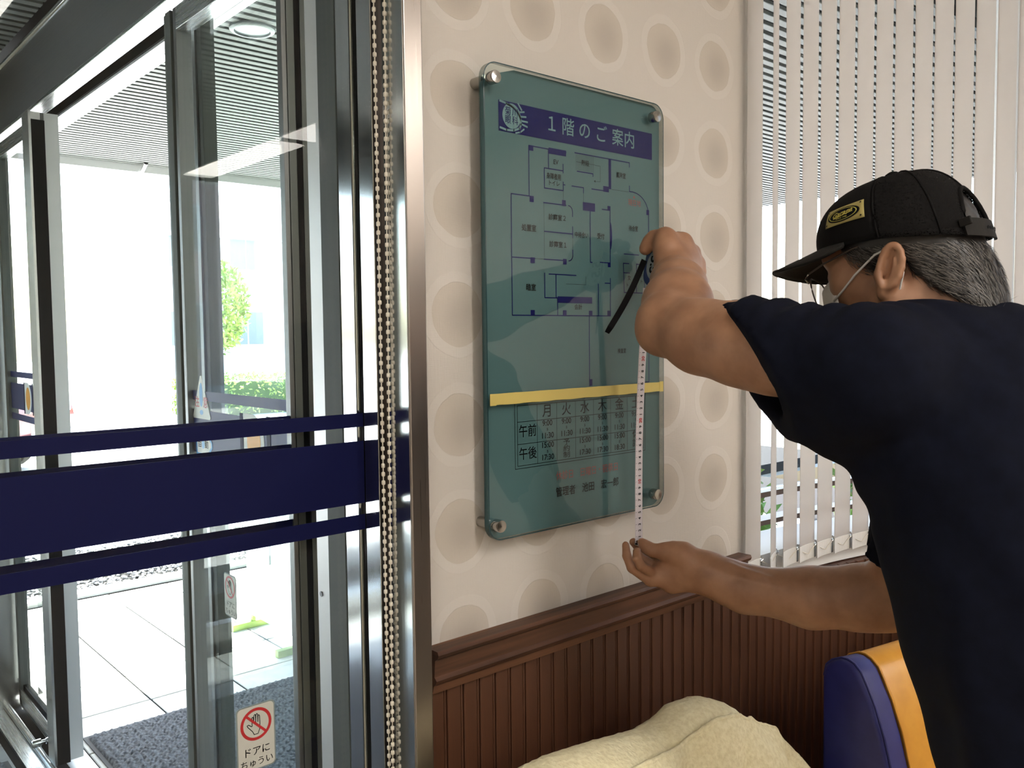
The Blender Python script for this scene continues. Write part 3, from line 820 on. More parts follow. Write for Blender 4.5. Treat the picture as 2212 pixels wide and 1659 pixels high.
for body, u, v, sz, sx_ in (('EV', .145, .561, .0098, 1.0), ('身障者用', .1405, .5385, .0098, .80), ('トイレ', .1405, .5285, .0090, .95), ('階段', .210, .5668, .0092, .95), ('風除室', .2945, .557, .0098, .80), ('診察室２', .148, .477, .0100, .98), ('診察室１', .149, .436, .0100, .98),
                            ('処置室', .088, .457, .0108, .92), ('中待合い', .2005, .454, .0098, .80), ('受付', .245, .455, .0100, .88), ('待合室', .325, .473, .0098, .80), ('暗室', .091, .369, .0108, .96), ('会計', .192, .341, .0092, .98), ('検査室', .295, .270, .0086, .82), ('女', .314, .391, .0090, .9), ('子', .345, .396, .0080, .9), ('ト', .345, .386, .0080, .9), ('ト', .309, .379, .0080, .9), ('レ', .323, .376, .0080, .9)):
    stxt(body, u, v, sz, 'ink', 'room_label', sx_, .012)
stxt('現在地', .328, .5155, .0118, 'ink_red', 'here_label', .92, .004)
MB().add([S(.3275, .5290), S(.3245, .5240), S(.3305, .5240)], [(0, 1, 2)]).build('here_arrow', M['ink_red'], sign)
# timetable
g = MB()
for q in ((.056, .1975, .3545, .1975), (.056, .0990, .3545, .0990), (.056, .0990, .056, .1975), (.3545, .0990, .3545, .1975), (.061, .1935, .350, .1935), (.061, .1030, .350, .1030), (.061, .103, .061, .1935), (.350, .103, .350, .1935), (.061, .169, .350, .169), (.061, .1355, .350, .1355)):
    sline(g, *q, .0009)
for u in (.1015, .143, .1845, .226, .267, .3085): sline(g, u, .103, u, .1935, .0007)
g.build('timetable_grid', M['ink'], sign)
for i, day in enumerate('月火水木金土'):
    u = .1223+.0414*i
    stxt(day, u, .1812, .0215, 'ink', 'weekday', 1.0, .004)
    stxt('9:00', u, .1632, .0122, 'ink', 'opening_time', 1.02, .014)
    stxt('s', u, .1545, .0085, 'ink', 'opening_time', 1.0, .006)
    stxt('11:30', u, .1440, .0122, 'ink', 'opening_time', 1.02, .014)
    if day in '月水木金':
        stxt('15:00', u, .1295, .0122, 'ink', 'opening_time', 1.02, .014)
        stxt('s', u, .1205, .0085, 'ink', 'opening_time', 1.0, .006)
        stxt('18:30' if day == '金' else '17:30', u, .1105, .0122, 'ink', 'opening_time', 1.02, .014)
for ch, v in zip('予約制', (.1300, .1200, .1100)): stxt(ch, .1637, v, .0105, 'ink', 'opening_time', 1.5, .006)
for ch, v in zip('休診', (.1285, .1135)): stxt(ch, .3293, v, .0150, 'ink', 'opening_time', 1.2, .006)
stxt('午前', .0812, .1535, .0200, 'ink', 'session_label', .92, .008)
stxt('午後', .0812, .1195, .0200, 'ink', 'session_label', .92, .008)
stxt('休診日　日曜日・祝祭日', .2125, .0780, .0150, 'ink_red', 'closing_days', .88, .004)
stxt('管理者　池田　宏一郎', .2125, .0525, .0160, 'ink', 'manager_line', .92, .010)
for u, v in ((.0122, .6595), (.3656, .6595), (.0124, .0240), (.3656, .0240)):
    so_ = MB().lathe([(.0088, 0), (.0092, .002), (.0092, .013), (.0086, .0142), (.0, .0146)], (SX+u, SY, SZ+v), a_, b_, n_, 26).build('standoff_cap', M['chrome'], sign, smooth=True)
    MB().lathe([(.0082, 0), (.0082, .0245)], (SX+u, .985, SZ+v), a_, b_, n_, 20).build('spacer', M['chrome'], so_, smooth=True)
tp = thing('masking_tape', (.993, .95, 1.235), 'strip of yellow masking tape across the glass sign above the timetable', 'tape')
Ta = []
for i in range(25):
    t = i/24; x = .7993+t*.3885; w_ = .0004*math.sin(i*1.7)
    Ta += [(x, SY-.0004-.0002*(i % 2), 1.2280+t*.0010+w_), (x, SY-.0004-.0002*(i % 2), 1.2446+t*.0004-w_*.5)]
mb = MB().add(Ta+[(x, y+.0003, z) for x, y, z in Ta], [(2*i, 2*i+2, 2*i+3, 2*i+1) for i in range(24)]+[(50+2*i, 50+2*i+1, 50+2*i+3, 50+2*i+2) for i in range(24)])
mb.build('strip', M['tape_yellow'], tp)
MB().box(1.1790, 1.1885, SY-.0011, SY-.0007, 1.2285, 1.2460).build('folded_end', M['tape_yellow'], tp)
MB().box(.7975, .8090, SY-.0011, SY-.0007, 1.2275, 1.2445).build('folded_end', M['tape_yellow'], tp)

# ------------------------------------------------------------------ beaded chain of the roller blind
ch = thing('blind_chain', (.628, .99, 2.2), 'cream beaded pull chain hanging before the steel jamb', 'chain')
A0, A1 = onY(807, 12, .992), onY(841, 1657, 1.000)
B0, B1 = onY(830, 12, .985), onY(848.5, 1640, .992)
bead_me = MB().lathe([(.0014, -.0032), (.0026, -.0022), (.0028, 0), (.0026, .0022), (.0014, .0032)], (0, 0, 0), (1, 0, 0), (0, 1, 0), (0, 0, 1), 8).build('bead', M['bead'], smooth='all')
bd = bead_me.data; bpy.data.objects.remove(bead_me)
cb = base_of(ch)
def strand(P0, P1, ph):
    d = P1-P0
    za, zb = 2.18, .62
    Pt = P0+d*((za-P0[2])/d[2]); Pb = P0+d*((zb-P0[2])/d[2])
    MB().tube([Pt, (Pt+Pb)/2, Pb], .0008, 6).build('cord', M['bead'], ch, smooth='all')
    L = np.linalg.norm(Pb-Pt); n = int(L/.0116)
    for i in range(n):
        p = Pt+(Pb-Pt)*((i+ph)/n)
        b = bpy.data.objects.new('bead', bd); COL.objects.link(b); b.parent = ch; b.location = p-cb
    return Pb
e1 = strand(A0, A1, .2); e2 = strand(B0, B1, .6)
MB().tube([e1, (e1+e2)/2-np.array((0, 0, .012)), e2], .0008, 6).build('cord', M['bead'], ch, smooth='all')

# ------------------------------------------------------------------ benches
M['vinyl_orange'] = noise_tint(mat('orange_vinyl', (.62, .29, .03), .33), (.60, .28, .028), (.66, .32, .035), nscale=30, bump=.05, dist=.0005)
M['vinyl_blue'] = noise_tint(mat('blue_vinyl', (.02, .025, .17), .45), (.018, .022, .16), (.024, .03, .19), nscale=30, bump=.05, dist=.0005)
def bench(org, ang, length, label, ztop=.746, blue_at_left=True):
    t = thing('bench', (org[0], org[1], 0), label, 'bench', 'waiting room benches')
    d = np.array((math.cos(ang), math.sin(ang), 0)); nn = np.array((-math.sin(ang), math.cos(ang), 0)); o = np.array((org[0], org[1], 0.0))
    dz = ztop-.746
    prof_ = [(-.008, .40), (-.007, .70), (-.012, .722), (-.025, .735), (-.045, .745), (-.058, .746), (-.072, .742), (-.086, .731), (-.096, .714), (-.115, .680), (-.134, .630), (-.150, .575), (-.160, .520), (-.165, .46), (-.16, .42)]
    prof_ = [(a, b+dz) for a, b in prof_]
    def pr_(s0, h, inset=0):
        q = [(a*(1-inset*.0)+(inset if a > -.08 else inset*.0)*0, b) for a, b in prof_]
        return MB().prism(q, o+d*s0, nn, (0, 0, 1), d, h)
    pr_(0, .055).build('end_cushion', M['vinyl_blue'], t, smooth=True, bevel=.010, seg=3)
    ring = [o+d*.0075+nn*a*1.005+np.array((0, 0, b+.0005)) for a, b in prof_[1:]]
    MB().tube(ring, .0022, 6).build('piping', M['vinyl_blue'], t, smooth='all')
    ring2 = [o+d*.0555+nn*(a)*1.0+np.array((0, 0, b+.0006)) for a, b in prof_[1:]]
    MB().tube(ring2, .0022, 6).build('piping', M['vinyl_orange'], t, smooth='all')
    pr_(.056, length-.056).build('back_cushion', M['vinyl_orange'], t, smooth=True, bevel=.006, seg=2)
    MB().obox(o, d, nn, (0, 0, 1), 0, length, -.44, -.01, .30, .42).build('seat_cushion', M['vinyl_orange'], t, smooth=True, bevel=.025, seg=3)
    MB().obox(o, d, nn, (0, 0, 1), .02, length-.02, -.41, -.02, .08, .30).build('base', M['vinyl_blue'], t, bevel=.003)
    for a in (.06, length-.10):
        for b in (-.40, -.08): MB().obox(o, d, nn, (0, 0, 1), a, a+.04, b, b+.04, 0, .08).build('leg', M['steel_dark'], t)
    return t
bench((1.450, .800), -math.radians(10.8), 1.15, 'orange padded bench with blue end cushion under the blind')
bench((.66, .885), 0, .52, 'orange and blue padded bench covered by a yellow towel', .672)

# towel over the nearer bench
M['towel'] = noise_tint(mat('yellow_terry', (.78, .70, .44), .95), (.80, .72, .45), (.92, .85, .58), nscale=140, detail=3, bump=.9, dist=.004)
rx = [.62, .75, .816, .895, 1.009, 1.054, 1.089, 1.15, 1.189, 1.209, 1.240, 1.285, 1.322, 1.376, 1.42, 1.46]
rz = [.742, .744, .745, .737, .722, .727, .738, .733, .716, .694, .676, .652, .613, .550, .49, .43]
def towel_sheet(x0, x1, top, front, back, lift, nu=90, nv=44, seed=0):
    V = []; rr = np.random.default_rng(seed)
    ph = rr.uniform(0, 6, 8)
    for j in range(nv+1):
        for i in range(nu+1):
            x = x0+(x1-x0)*i/nu
            v0 = -back+top(x)
            v = v0+(front-v0)*j/nv
            zr = np.interp(x, rx, rz)
            r_c = .050
            if abs(v) < r_c*1.4:
                t_ = v/r_c; y = .832-r_c*math.sin(t_); z = zr-r_c*(1-math.cos(t_))*.8
            else:
                sgn = 1 if v > 0 else -1; t_ = 1.4*sgn
                e = abs(v)-r_c*1.4
                y = .832-r_c*math.sin(t_)-sgn*e*(.42 if sgn > 0 else .10); z = zr-r_c*(1-math.cos(1.4))*.8-e*(.9 if sgn > 0 else .98)
            f = min(1, abs(v)/.10)
            w = math.sin(x*46+ph[0]+v*9)*.010*f+math.sin(x*23-v*21+ph[1])*.011*f+math.sin(x*90+v*30+ph[2])*.0018
            y -= w*.8+lift; z += w*.5+math.sin(x*310+ph[3])*.0005+math.sin(v*280+x*190)*.0006+lift*.4
            V.append((x+.004*math.sin(v*30+ph[4])+max(0, x-1.2)*.1*f, y, z))
    nrow = nu+1
    Fc = [(j*nrow+i, j*nrow+i+1, (j+1)*nrow+i+1, (j+1)*nrow+i) for j in range(nv) for i in range(nu)]
    return V, Fc
def thick(o, t):
    md = o.modifiers.new('thickness', 'SOLIDIFY'); md.thickness = t; md.offset = 0
tw = thing('towel', (1.1, .83, .7), 'crumpled pale yellow towel draped over the bench by the wall', 'towel')
V, Fc = towel_sheet(.62, 1.405, lambda x: 0, .34, .10, 0.0)
thick(raw_mesh('cloth', V, Fc, M['towel'], tw, 'all'), .006)
def toprim(x): return float(np.interp(x, (.62, .85, .95, 1.05, 1.12, 1.18, 1.23, 1.30, 1.44), (.040, .036, .026, .018, .024, .030, .012, .004, .004)))
V, Fc = towel_sheet(.62, 1.395, toprim, .36, -.022, .015, seed=3)
thick(raw_mesh('folded_layer', V, Fc, M['towel'], tw, 'all'), .007)
nrow = 91
hem = [np.array(V[i])+np.array((0, -.001, .001)) for i in range(0, nrow, 1)]
MB().tube(hem, .0042, 6).build('hem', M['towel'], tw, smooth='all')

# ------------------------------------------------------------------ outside: paving, pebbles, hedge, street
struct('ground', MB().box(-30, 45, 5.0, 60, -.20, -.03), M['road'], 'sunlit pale street outside the entrance')
pv = struct('pavement', MB().box(.765, 7.0, 1.12, 4.78, -.12, -.006), M['dark_void'], 'pale paved path under the porch')
pm = MB().box(-.1465, .1465, -.1465, .1465, -.006, 0).build('paving_slab', M['paver'], bevel=.002, seg=1).data
bpy.data.objects.remove(bpy.data.objects['paving_slab'])
for i in range(16):
    for j in range(12):
        b = bpy.data.objects.new('paving_slab', pm); COL.objects.link(b); b.parent = pv
        b.location = (.92+.30*i, 1.29+.30*j, random.uniform(-.001, .0005))
struct('kerb', MB().box(.765, 7.0, 4.78, 4.86, -.12, .02), M['paver'], 'pale kerb between paving and pebble bed')
gv = struct('pebble_bed', MB().box(.0, 9.0, 4.86, 5.9, -.12, -.02), M['dark_void'], 'pebble bed along the paving')
ico = bmesh.new(); bmesh.ops.create_icosphere(ico, subdivisions=1, radius=1)
iv = np.array([v.co[:] for v in ico.verts]); ifc = [tuple(v.index for v in f.verts) for f in ico.faces]; ico.free()
mb = MB()
for i in range(9500):
    x, y = rng.uniform(.8, 5.2), rng.uniform(4.87, 5.88)
    r = rng.uniform(.007, .015); sc_ = r*np.array((1, rng.uniform(.6, 1), rng.uniform(.45, .7)))
    a = rng.uniform(0, 6.28); R_ = np.array(((math.cos(a), -math.sin(a), 0), (math.sin(a), math.cos(a), 0), (0, 0, 1)))
    mb.add((iv*sc_)@R_.T+np.array((x, y, -.01+rng.uniform(0, .012))), ifc)
peb = mb.build('pebbles', M['pebble'], None, 'all')
props(peb, 'grey pebbles strewn in the bed beyond the paving', 'pebbles', None, 'stuff')

def loop_mat(name, x0, x1, y0, y1, label):
    t = thing(name, ((x0+x1)/2, (y0+y1)/2, 0), label, 'mat', )
    step = .0062
    nx, ny = int((x1-x0)/step), int((y1-y0)/step)
    xs = np.linspace(x0, x1, nx+1); ys = np.linspace(y0, y1, ny+1)
    XX, YY = np.meshgrid(xs, ys)
    Z = .012+.0045*np.sin(XX*2*np.pi/.026+np.sin(YY*2*np.pi/.026)*.9)*np.sin(YY*2*np.pi/.028)+rng.normal(0, .0007, XX.shape)
    edge = np.minimum(np.minimum(XX-x0, x1-XX), np.minimum(YY-y0, y1-YY))
    Z = np.where(edge < .004, .003, Z)
    V = np.stack([XX, YY, Z], -1).reshape(-1, 3)
    w = nx+1
    idx = np.arange(ny*w).reshape(ny, w)[:, :nx].ravel()
    Fc = np.stack([idx, idx+1, idx+w+1, idx+w], -1)
    raw_mesh('loop_pile', V, Fc.tolist(), M['mat_grey'], t, 'all')
    MB().box(x0-.012, x1+.012, y0-.012, y1+.012, .0, .004).build('rubber_backing', M['mat_edge'], t)
    return t
loop_mat('door_mat', .80, 2.10, 1.40, 3.055, 'large grey ribbed mat outside the outer glass door')
loop_mat('door_mat', -.55, .555, 1.75, 3.05, 'grey pile mat on the lobby floor inside the outer door')

# standing notice board beside the path
M['board_pale'] = mat('pale_board', (.50, .60, .62), .5)
M['board_sheet'] = mat('white_sheet', (.78, .8, .8), .6)
nb = thing('notice_stand', (1.70, 3.52, 0), 'pale blue standing notice board with framed sheets on the sunny paving', 'notice board')
MB().box(1.69, 1.715, 3.27, 3.77, .06, .80).build('panel', M['board_pale'], nb, bevel=.003)
for y0_, y1_, z0_, z1_ in ((3.30, 3.46, .34, .56), (3.53, 3.74, .34, .56), (3.30, 3.46, .59, .77), (3.53, 3.74, .59, .77)):
    f_ = MB().box(1.684, 1.690, y0_-.008, y1_+.008, z0_-.008, z1_+.008).build('sheet_frame', M['alu_white'], nb, bevel=.001)
    MB().box(1.682, 1.684, y0_, y1_, z0_, z1_).build('sheet', M['board_sheet'], f_)
for y_ in (3.30, 3.74):
    MB().box(1.60, 1.80, y_-.015, y_+.015, .0, .03).box(1.695, 1.71, y_-.012, y_+.012, .03, .07).build('foot', M['leaf'], nb, bevel=.002)

def leaf_cloud(name, m, lo, hi, n, size, label, parent=None, shape='box', cat='hedge'):
    lo, hi = np.array(lo, float), np.array(hi, float)
    mb = MB()
    for i in range(n):
        if shape == 'box':
            p = rng.uniform(lo, hi)
            ax = rng.integers(0, 3)
            if rng.random() < .7: p[ax] = (lo if (rng.random() < .4 and ax != 2) else hi)[ax]-rng.uniform(-.05, .06)
        else:
            q = rng.normal(size=3); q /= np.linalg.norm(q); q *= rng.uniform(.65, 1.0)
            p = (lo+hi)/2+q*(hi-lo)/2
        u = rng.normal(size=3); u /= np.linalg.norm(u); w_ = np.cross(u, rng.normal(size=3)); w_ /= np.linalg.norm(w_)
        L = size*rng.uniform(.7, 1.3)
        mb.add([p-u*L, p+w_*L*.42, p+u*L, p-w_*L*.42], [(0, 1, 2, 3)])
    o = mb.build(name, m, parent)
    return o
hg = thing('hedge', (9, 15, 0), 'low clipped green hedge beyond the sunny street', 'hedge')
leaf_cloud('foliage', M['leaf'], (5.75, 14.4, -.02), (15, 15.6, .62), 16000, .036, '', hg)
MB().box(5.85, 14.9, 14.5, 15.5, -.03, .56).build('hedge_core', mat('hedge_core', (.05, .09, .02), .9), hg)
M['leaf2'] = noise_tint(mat('shrub_leaf', (.2, .32, .05), .5), (.10, .22, .04), (.28, .42, .10), nscale=7)
for i, (x, y, w_, h_) in enumerate(((2.35, 2.05, .55, .85), (3.1, 2.25, .6, .75), (3.85, 1.75, .6, .9))):
    sb = thing('shrub', (x, y, 0), ('loose green shrub just outside the left end of the curved window', 'loose green shrub second along outside the curved window', 'loose green shrub farthest along outside the curved window')[i], 'shrub', 'shrubs outside the curved window')
    leaf_cloud('foliage', M['leaf2'], (x-w_/2, y-w_/2, .12), (x+w_/2, y+w_/2, .12+h_), 700, .045, '', sb, 'ball')
    mb = MB()
    for k in range(7):
        a = k*.9; mb.tube([(x, y, 0), (x+.08*math.cos(a), y+.08*math.sin(a), .25), (x+.2*math.cos(a), y+.2*math.sin(a), .6)], [.010, .008, .004], 6)
    mb.build('stems', M['frame_brown'], sb)
# far buildings, tree, car
M['pink_brick'] = mat('pink_tile_wall', (.52, .40, .37), .8)
M['house_wall'] = mat('house_wall', (.74, .73, .70), .8)
M['roof_grey'] = mat('grey_roof', (.30, .30, .32), .6)
M['win_dark'] = mat('far_window_glass', (.20, .24, .25), .15)
def box_house(name, x0, x1, y0, y1, h, wallm, label, gable=None, rows=2, cols=3):
    t = thing(name, ((x0+x1)/2, y0, 0), label, 'building')
    MB().box(x0, x1, y0, y1, -.03, h).build('wall', wallm, t)
    if gable:
        MB().prism([(y0-.4, h), (y1+.4, h), ((y0+y1)/2, h+gable)], (x0-.4, 0, 0), (0, 1, 0), (0, 0, 1), (1, 0, 0), x1-x0+.8).build('roof', M['roof_grey'], t)
    else:
        MB().box(x0-.15, x1+.15, y0-.15, y1+.15, h, h+.25).build('parapet', M['house_wall'], t)
    for r in range(rows):
        for c in range(cols):
            wx = x0+(x1-x0)*(c+.5)/cols; wz = 1.0+2.7*r
            f_ = MB().box(wx-.65, wx+.65, y0-.06, y0+.02, wz, wz+1.3).build('window', M['alu_white'], t)
            MB().box(wx-.58, wx-.03, y0-.075, y0-.055, wz+.07, wz+1.23).box(wx+.03, wx+.58, y0-.075, y0-.055, wz+.07, wz+1.23).build('pane', M['win_dark'], f_)
    return t
box_house('house', 10.5, 17, 30, 36, 4.8, M['house_wall'], 'far grey house with gabled roof beyond the street', 2.0)
box_house('apartment_building', -9, 1.8, 24, 32, 9.5, M['pink_brick'], 'far pink tiled building seen past the far door leaf', None, 3, 4)
box_house('shop', 18.5, 34, 26, 34, 3.4, M['house_wall'], 'far low pale building at the end of the street', None, 1, 5)
tr = thing('tree', (8.4, 20, 0), 'small leafy tree across the street before the houses', 'tree')
leaf_cloud('crown', M['leaf'], (7.6, 19.3, .9), (9.2, 20.7, 3.2), 2200, .09, '', tr, 'ball')
MB().tube([(8.4, 20, 0), (8.42, 20.02, .8), (8.38, 20, 1.6)], [.09, .07, .05], 8).build('trunk', M['frame_brown'], tr)

M['car_red'] = mat('red_car_paint', (.20, .022, .028), .25, 0.0, **{'Coat Weight': .6})
def car(cx, cy, ang):
    t = thing('car', (cx, cy, 0), 'dark red parked car seen through the far glass leaf', 'car')
    ca, sa = math.cos(ang), math.sin(ang); o = np.array((cx, cy, 0)); a = np.array((ca, sa, 0)); b = np.array((-sa, ca, 0)); c = np.array((0, 0, 1))
    body = [(-1.85, .30), (1.80, .28), (1.88, .50), (1.84, .72), (1.10, .86), (-1.70, .90), (-1.88, .70)]
    MB().prism(body, o-b*.76, a, c, b, 1.52).build('body', M['car_red'], t, smooth=True, bevel=.05, seg=3)
    cab = [(-1.72, .88), (1.02, .86), (.45, 1.36), (-1.35, 1.42), (-1.66, 1.30)]
    MB().prism(cab, o-b*.66, a, c, b, 1.32).build('cabin', M['car_red'], t, smooth=True, bevel=.05, seg=3)
    for sd in (-1, 1):
        for q in ([(-1.5, .93), (-.45, .92), (-.45, 1.32), (-1.35, 1.33)], [(-.37, .92), (.85, .90), (.38, 1.29), (-.37, 1.32)]):
            MB().prism(q, o+b*(.655*sd-.01), a, c, b, .025).build('side_window', M['win_dark'], t)
        for wx in (-1.18, 1.15):
            wl = MB().lathe([(.29, 0), (.30, .02), (.30, .16), (.29, .18)], o+a*wx+b*(sd*.68-.09)+c*.27, a, c, b, 24).build('wheel', M['rubber'], t)
            MB().lathe([(.18, 0), (.17, .19), (.05, .195)], o+a*wx+b*(sd*.68-.095)+c*.27, a, c, b, 18).build('hub_cap', M['steel'], wl)
        MB().obox(o, a, b, c, 1.74, 1.87, sd*.55-.13, sd*.55+.13, .58, .72).build('headlamp', M['white'], t, bevel=.02)
        MB().obox(o, a, b, c, -1.89, -1.78, sd*.6-.08, sd*.6+.08, .60, .85).build('tail_lamp', M['red'], t, bevel=.015)
    MB().prism([(.52, 1.29), (.98, .90), (1.0, .91), (.54, 1.31)], o-b*.56, a, c, b, 1.12).build('windscreen', M['win_dark'], t)
    MB().obox(o, a, b, c, -1.90, 1.90, -.74, .74, .26, .40).build('bumper', M['roof_grey'], t, bevel=.03)
    return t
car(.72, 10.65, math.radians(-41))

# ------------------------------------------------------------------ signed-distance modelling for bodies and cloth
class Field:
    def __init__(s, xs, ys, zs):
        s.ax = [np.asarray(a, np.float32) for a in (xs, ys, zs)]
        s.V = np.full([len(a) for a in s.ax], .5, np.float32)
    def win(s, lo, hi):
        return tuple(slice(max(0, int(np.searchsorted(a, l))-1), min(len(a), int(np.searchsorted(a, h))+1)) for a, l, h in zip(s.ax, lo, hi))
    def grid(s, w):
        return np.meshgrid(*[a[q] for a, q in zip(s.ax, w)], indexing='ij', sparse=True)
    def put(s, w, d, k, sub=False):
        v = s.V[w]
        if sub:
            d = -d
            h = np.clip(k-np.abs(v-d), 0, None)/max(k, 1e-6)
            s.V[w] = np.maximum(v, d)+h*h*k*.25
        else:
            h = np.clip(k-np.abs(v-d), 0, None)/max(k, 1e-6)
            s.V[w] = np.minimum(v, d)-h*h*k*.25
    def cone(s, a, b, ra, rb, k=.012, sub=False, sc=(1, 1, 1)):
        a, b, sc = np.array(a, float), np.array(b, float), np.array(sc, float)
        r = max(ra, rb); pad = (r+k+.02)/sc
        w = s.win(np.minimum(a, b)-pad, np.maximum(a, b)+pad)
        X, Y, Z = s.grid(w)
        ab = (b-a)*sc; L = float(ab@ab)+1e-12
        x, y, z = (X-a[0])*sc[0], (Y-a[1])*sc[1], (Z-a[2])*sc[2]
        t = np.clip((x*ab[0]+y*ab[1]+z*ab[2])/L, 0, 1)
        d = np.sqrt((x-t*ab[0])**2+(y-t*ab[1])**2+(z-t*ab[2])**2)-(ra+(rb-ra)*t)
        s.put(w, d.astype(np.float32), k, sub)
    def chain(s, pts, k=.012, sc=(1, 1, 1)):
        for (a, ra), (b, rb) in zip(pts[:-1], pts[1:]): s.cone(a, b, ra, rb, k, False, sc)
    def ell(s, c, A, r, k=.012, sub=False):
        """ellipsoid: rows of A are its axes"""
        c, A, r = np.array(c, float), np.array(A, float), np.array(r, float)
        R = max(r)+k+.02
        w = s.win(c-R, c+R); X, Y, Z = s.grid(w)
        x, y, z = X-c[0], Y-c[1], Z-c[2]
        q = [(A[i][0]*x+A[i][1]*y+A[i][2]*z) for i in range(3)]
        k0 = np.sqrt(sum((q[i]/r[i])**2 for i in range(3))); k1 = np.sqrt(sum((q[i]/r[i]**2)**2 for i in range(3)))+1e-9
        s.put(w, (k0*(k0-1)/k1).astype(np.float32), k, sub)
    def cut(s, p, n, k=.003, lo=None, hi=None):
        """take away the half space the normal points into, within the window"""
        w = s.win(lo if lo is not None else [a[0] for a in s.ax], hi if hi is not None else [a[-1] for a in s.ax])
        X, Y, Z = s.grid(w); n = np.array(n, float)/np.linalg.norm(n)
        d = (X-p[0])*n[0]+(Y-p[1])*n[1]+(Z-p[2])*n[2]
        s.put(w, (-d).astype(np.float32), k, True)
    def mesh(s):
        V = s.V; ax = s.ax
        ins = V < 0
        c = np.zeros([n-1 for n in V.shape], np.int8)
        for i in (0, 1):
            for j in (0, 1):
                for k in (0, 1):
                    c += ins[i:ins.shape[0]-1+i, j:ins.shape[1]-1+j, k:ins.shape[2]-1+k]
        act = np.argwhere((c > 0) & (c < 8))
        vid = np.full(c.shape, -1, np.int32)
        vid[tuple(act.T)] = np.arange(len(act))
        cor = [(i, j, k) for i in (0, 1) for j in (0, 1) for k in (0, 1)]
        val = {q: V[act[:, 0]+q[0], act[:, 1]+q[1], act[:, 2]+q[2]] for q in cor}
        S_ = np.zeros((len(act), 3)); N_ = np.zeros(len(act))
        for q in cor:
            for a in range(3):
                if q[a] == 0:
                    q2 = list(q); q2[a] = 1; q2 = tuple(q2)
                    v0, v1 = val[q], val[q2]
                    m = (v0 < 0) != (v1 < 0)
                    t = np.where(m, v0/(v0-v1+1e-12), 0)
                    P = np.array(q, float)[None, :].repeat(len(act), 0); P[:, a] = t
                    S_[m] += P[m]; N_[m] += 1
        f = S_/N_[:, None]
        pos = np.stack([ax[a][act[:, a]]+f[:, a]*(ax[a][act[:, a]+1]-ax[a][act[:, a]]) for a in range(3)], -1)
        faces = []
        for a in range(3):
            b, d = (a+1) % 3, (a+2) % 3
            sl0 = [slice(None)]*3; sl1 = [slice(None)]*3
            sl0[a] = slice(0, -1); sl1[a] = slice(1, None)
            for e in (b, d): sl0[e] = slice(1, -1); sl1[e] = slice(1, -1)
            A, B = ins[tuple(sl0)], ins[tuple(sl1)]
            idx = np.argwhere(A != B)
            if not len(idx): continue
            flip = A[tuple(idx.T)]
            base = idx.copy(); base[:, b] += 1; base[:, d] += 1
            def cell(ob, od):
                q = base.copy(); q[:, b] -= ob; q[:, d] -= od
                return vid[tuple(q.T)]
            quad = np.stack([cell(1, 1), cell(0, 1), cell(0, 0), cell(1, 0)], -1)
            quad[~flip] = quad[~flip][:, ::-1]
            faces.append(quad)
        return pos, np.concatenate(faces)

def relax(pos, faces, n=1, lam=.5):
    E_ = np.concatenate([faces[:, [0, 1]], faces[:, [1, 2]], faces[:, [2, 3]], faces[:, [3, 0]]])
    for _ in range(n):
        acc = np.zeros_like(pos); cnt = np.zeros(len(pos))
        np.add.at(acc, E_[:, 0], pos[E_[:, 1]]); np.add.at(acc, E_[:, 1], pos[E_[:, 0]])
        np.add.at(cnt, E_[:, 0], 1); np.add.at(cnt, E_[:, 1], 1)
        pos = pos+lam*(acc/np.maximum(cnt, 1)[:, None]-pos)
    return pos

def fast_mesh(name, pos, faces, m, parent=None, base=None):
    b = base if base is not None else (base_of(parent) if parent is not None else np.zeros(3))
    me = bpy.data.meshes.new(name)
    p = (pos-b).astype(np.float32)
    me.vertices.add(len(p)); me.vertices.foreach_set('co', p.ravel())
    me.loops.add(faces.size); me.loops.foreach_set('vertex_index', faces.astype(np.int32).ravel())
    me.polygons.add(len(faces))
    me.polygons.foreach_set('loop_start', np.arange(0, faces.size, faces.shape[1], dtype=np.int32))
    me.update(calc_edges=True); me.validate()
    me.polygons.foreach_set('use_smooth', [True]*len(me.polygons))
    o = link_mesh(name, me, m, parent)
    if base is not None and parent is None:
        o.location = base; BASE[o.name] = np.array(base, float)
    return o

def steps(*seg):
    out = []
    for a, b, h in seg: out += list(np.arange(a, b-1e-6, h))
    out.append(seg[-1][1]); return out

# ------------------------------------------------------------------ the man
M['skin'] = noise_tint(mat('skin', (.32, .162, .09), .5, **{'Subsurface Weight': .06, 'Subsurface Radius': (.012, .005, .003), 'Subsurface Scale': .5}), (.27, .132, .071), (.355, .185, .105), nscale=34, detail=8, bump=.30, dist=.0016)
M['shirt'] = noise_tint(mat('navy_jersey', (.003, .0042, .0105), .9, **{'Specular IOR Level': .12}), (.0026, .0036, .009), (.0038, .0052, .0128), nscale=60, bump=.1, dist=.0006)
M['trousers'] = noise_tint(mat('charcoal_trousers', (.04, .04, .045), .85), (.035, .035, .04), (.05, .05, .055), nscale=40)
M['hair_dark'] = mat('dark_hair', (.018, .016, .015), .42)
M['hair_grey'] = mat('grey_hair', (.12, .11, .10), .5)
PB = np.array((1.08, .30, 0.0))
HC = np.array((1.058, .470, 1.414))
pit = math.radians(16)
hl, hf, hu = np.array((-1.0, 0, 0)), np.array((0, math.cos(pit), -math.sin(pit))), np.array((0, math.sin(pit), math.cos(pit)))
HA = np.array((hl, hf, hu))
def H(l, f, u): return HC+hl*l+hf*f+hu*u

def c2(x, y, d): return at(1330+x/9.217, 1140+y/9.217, d)     # lower hand
def c3(x, y, d): return at(1370+x/9.76, 480+y/9.76, d)        # upper hand
def c1(x, y, d): return at(1280+x/4.255, 470+y/4.255, d)      # upper arm

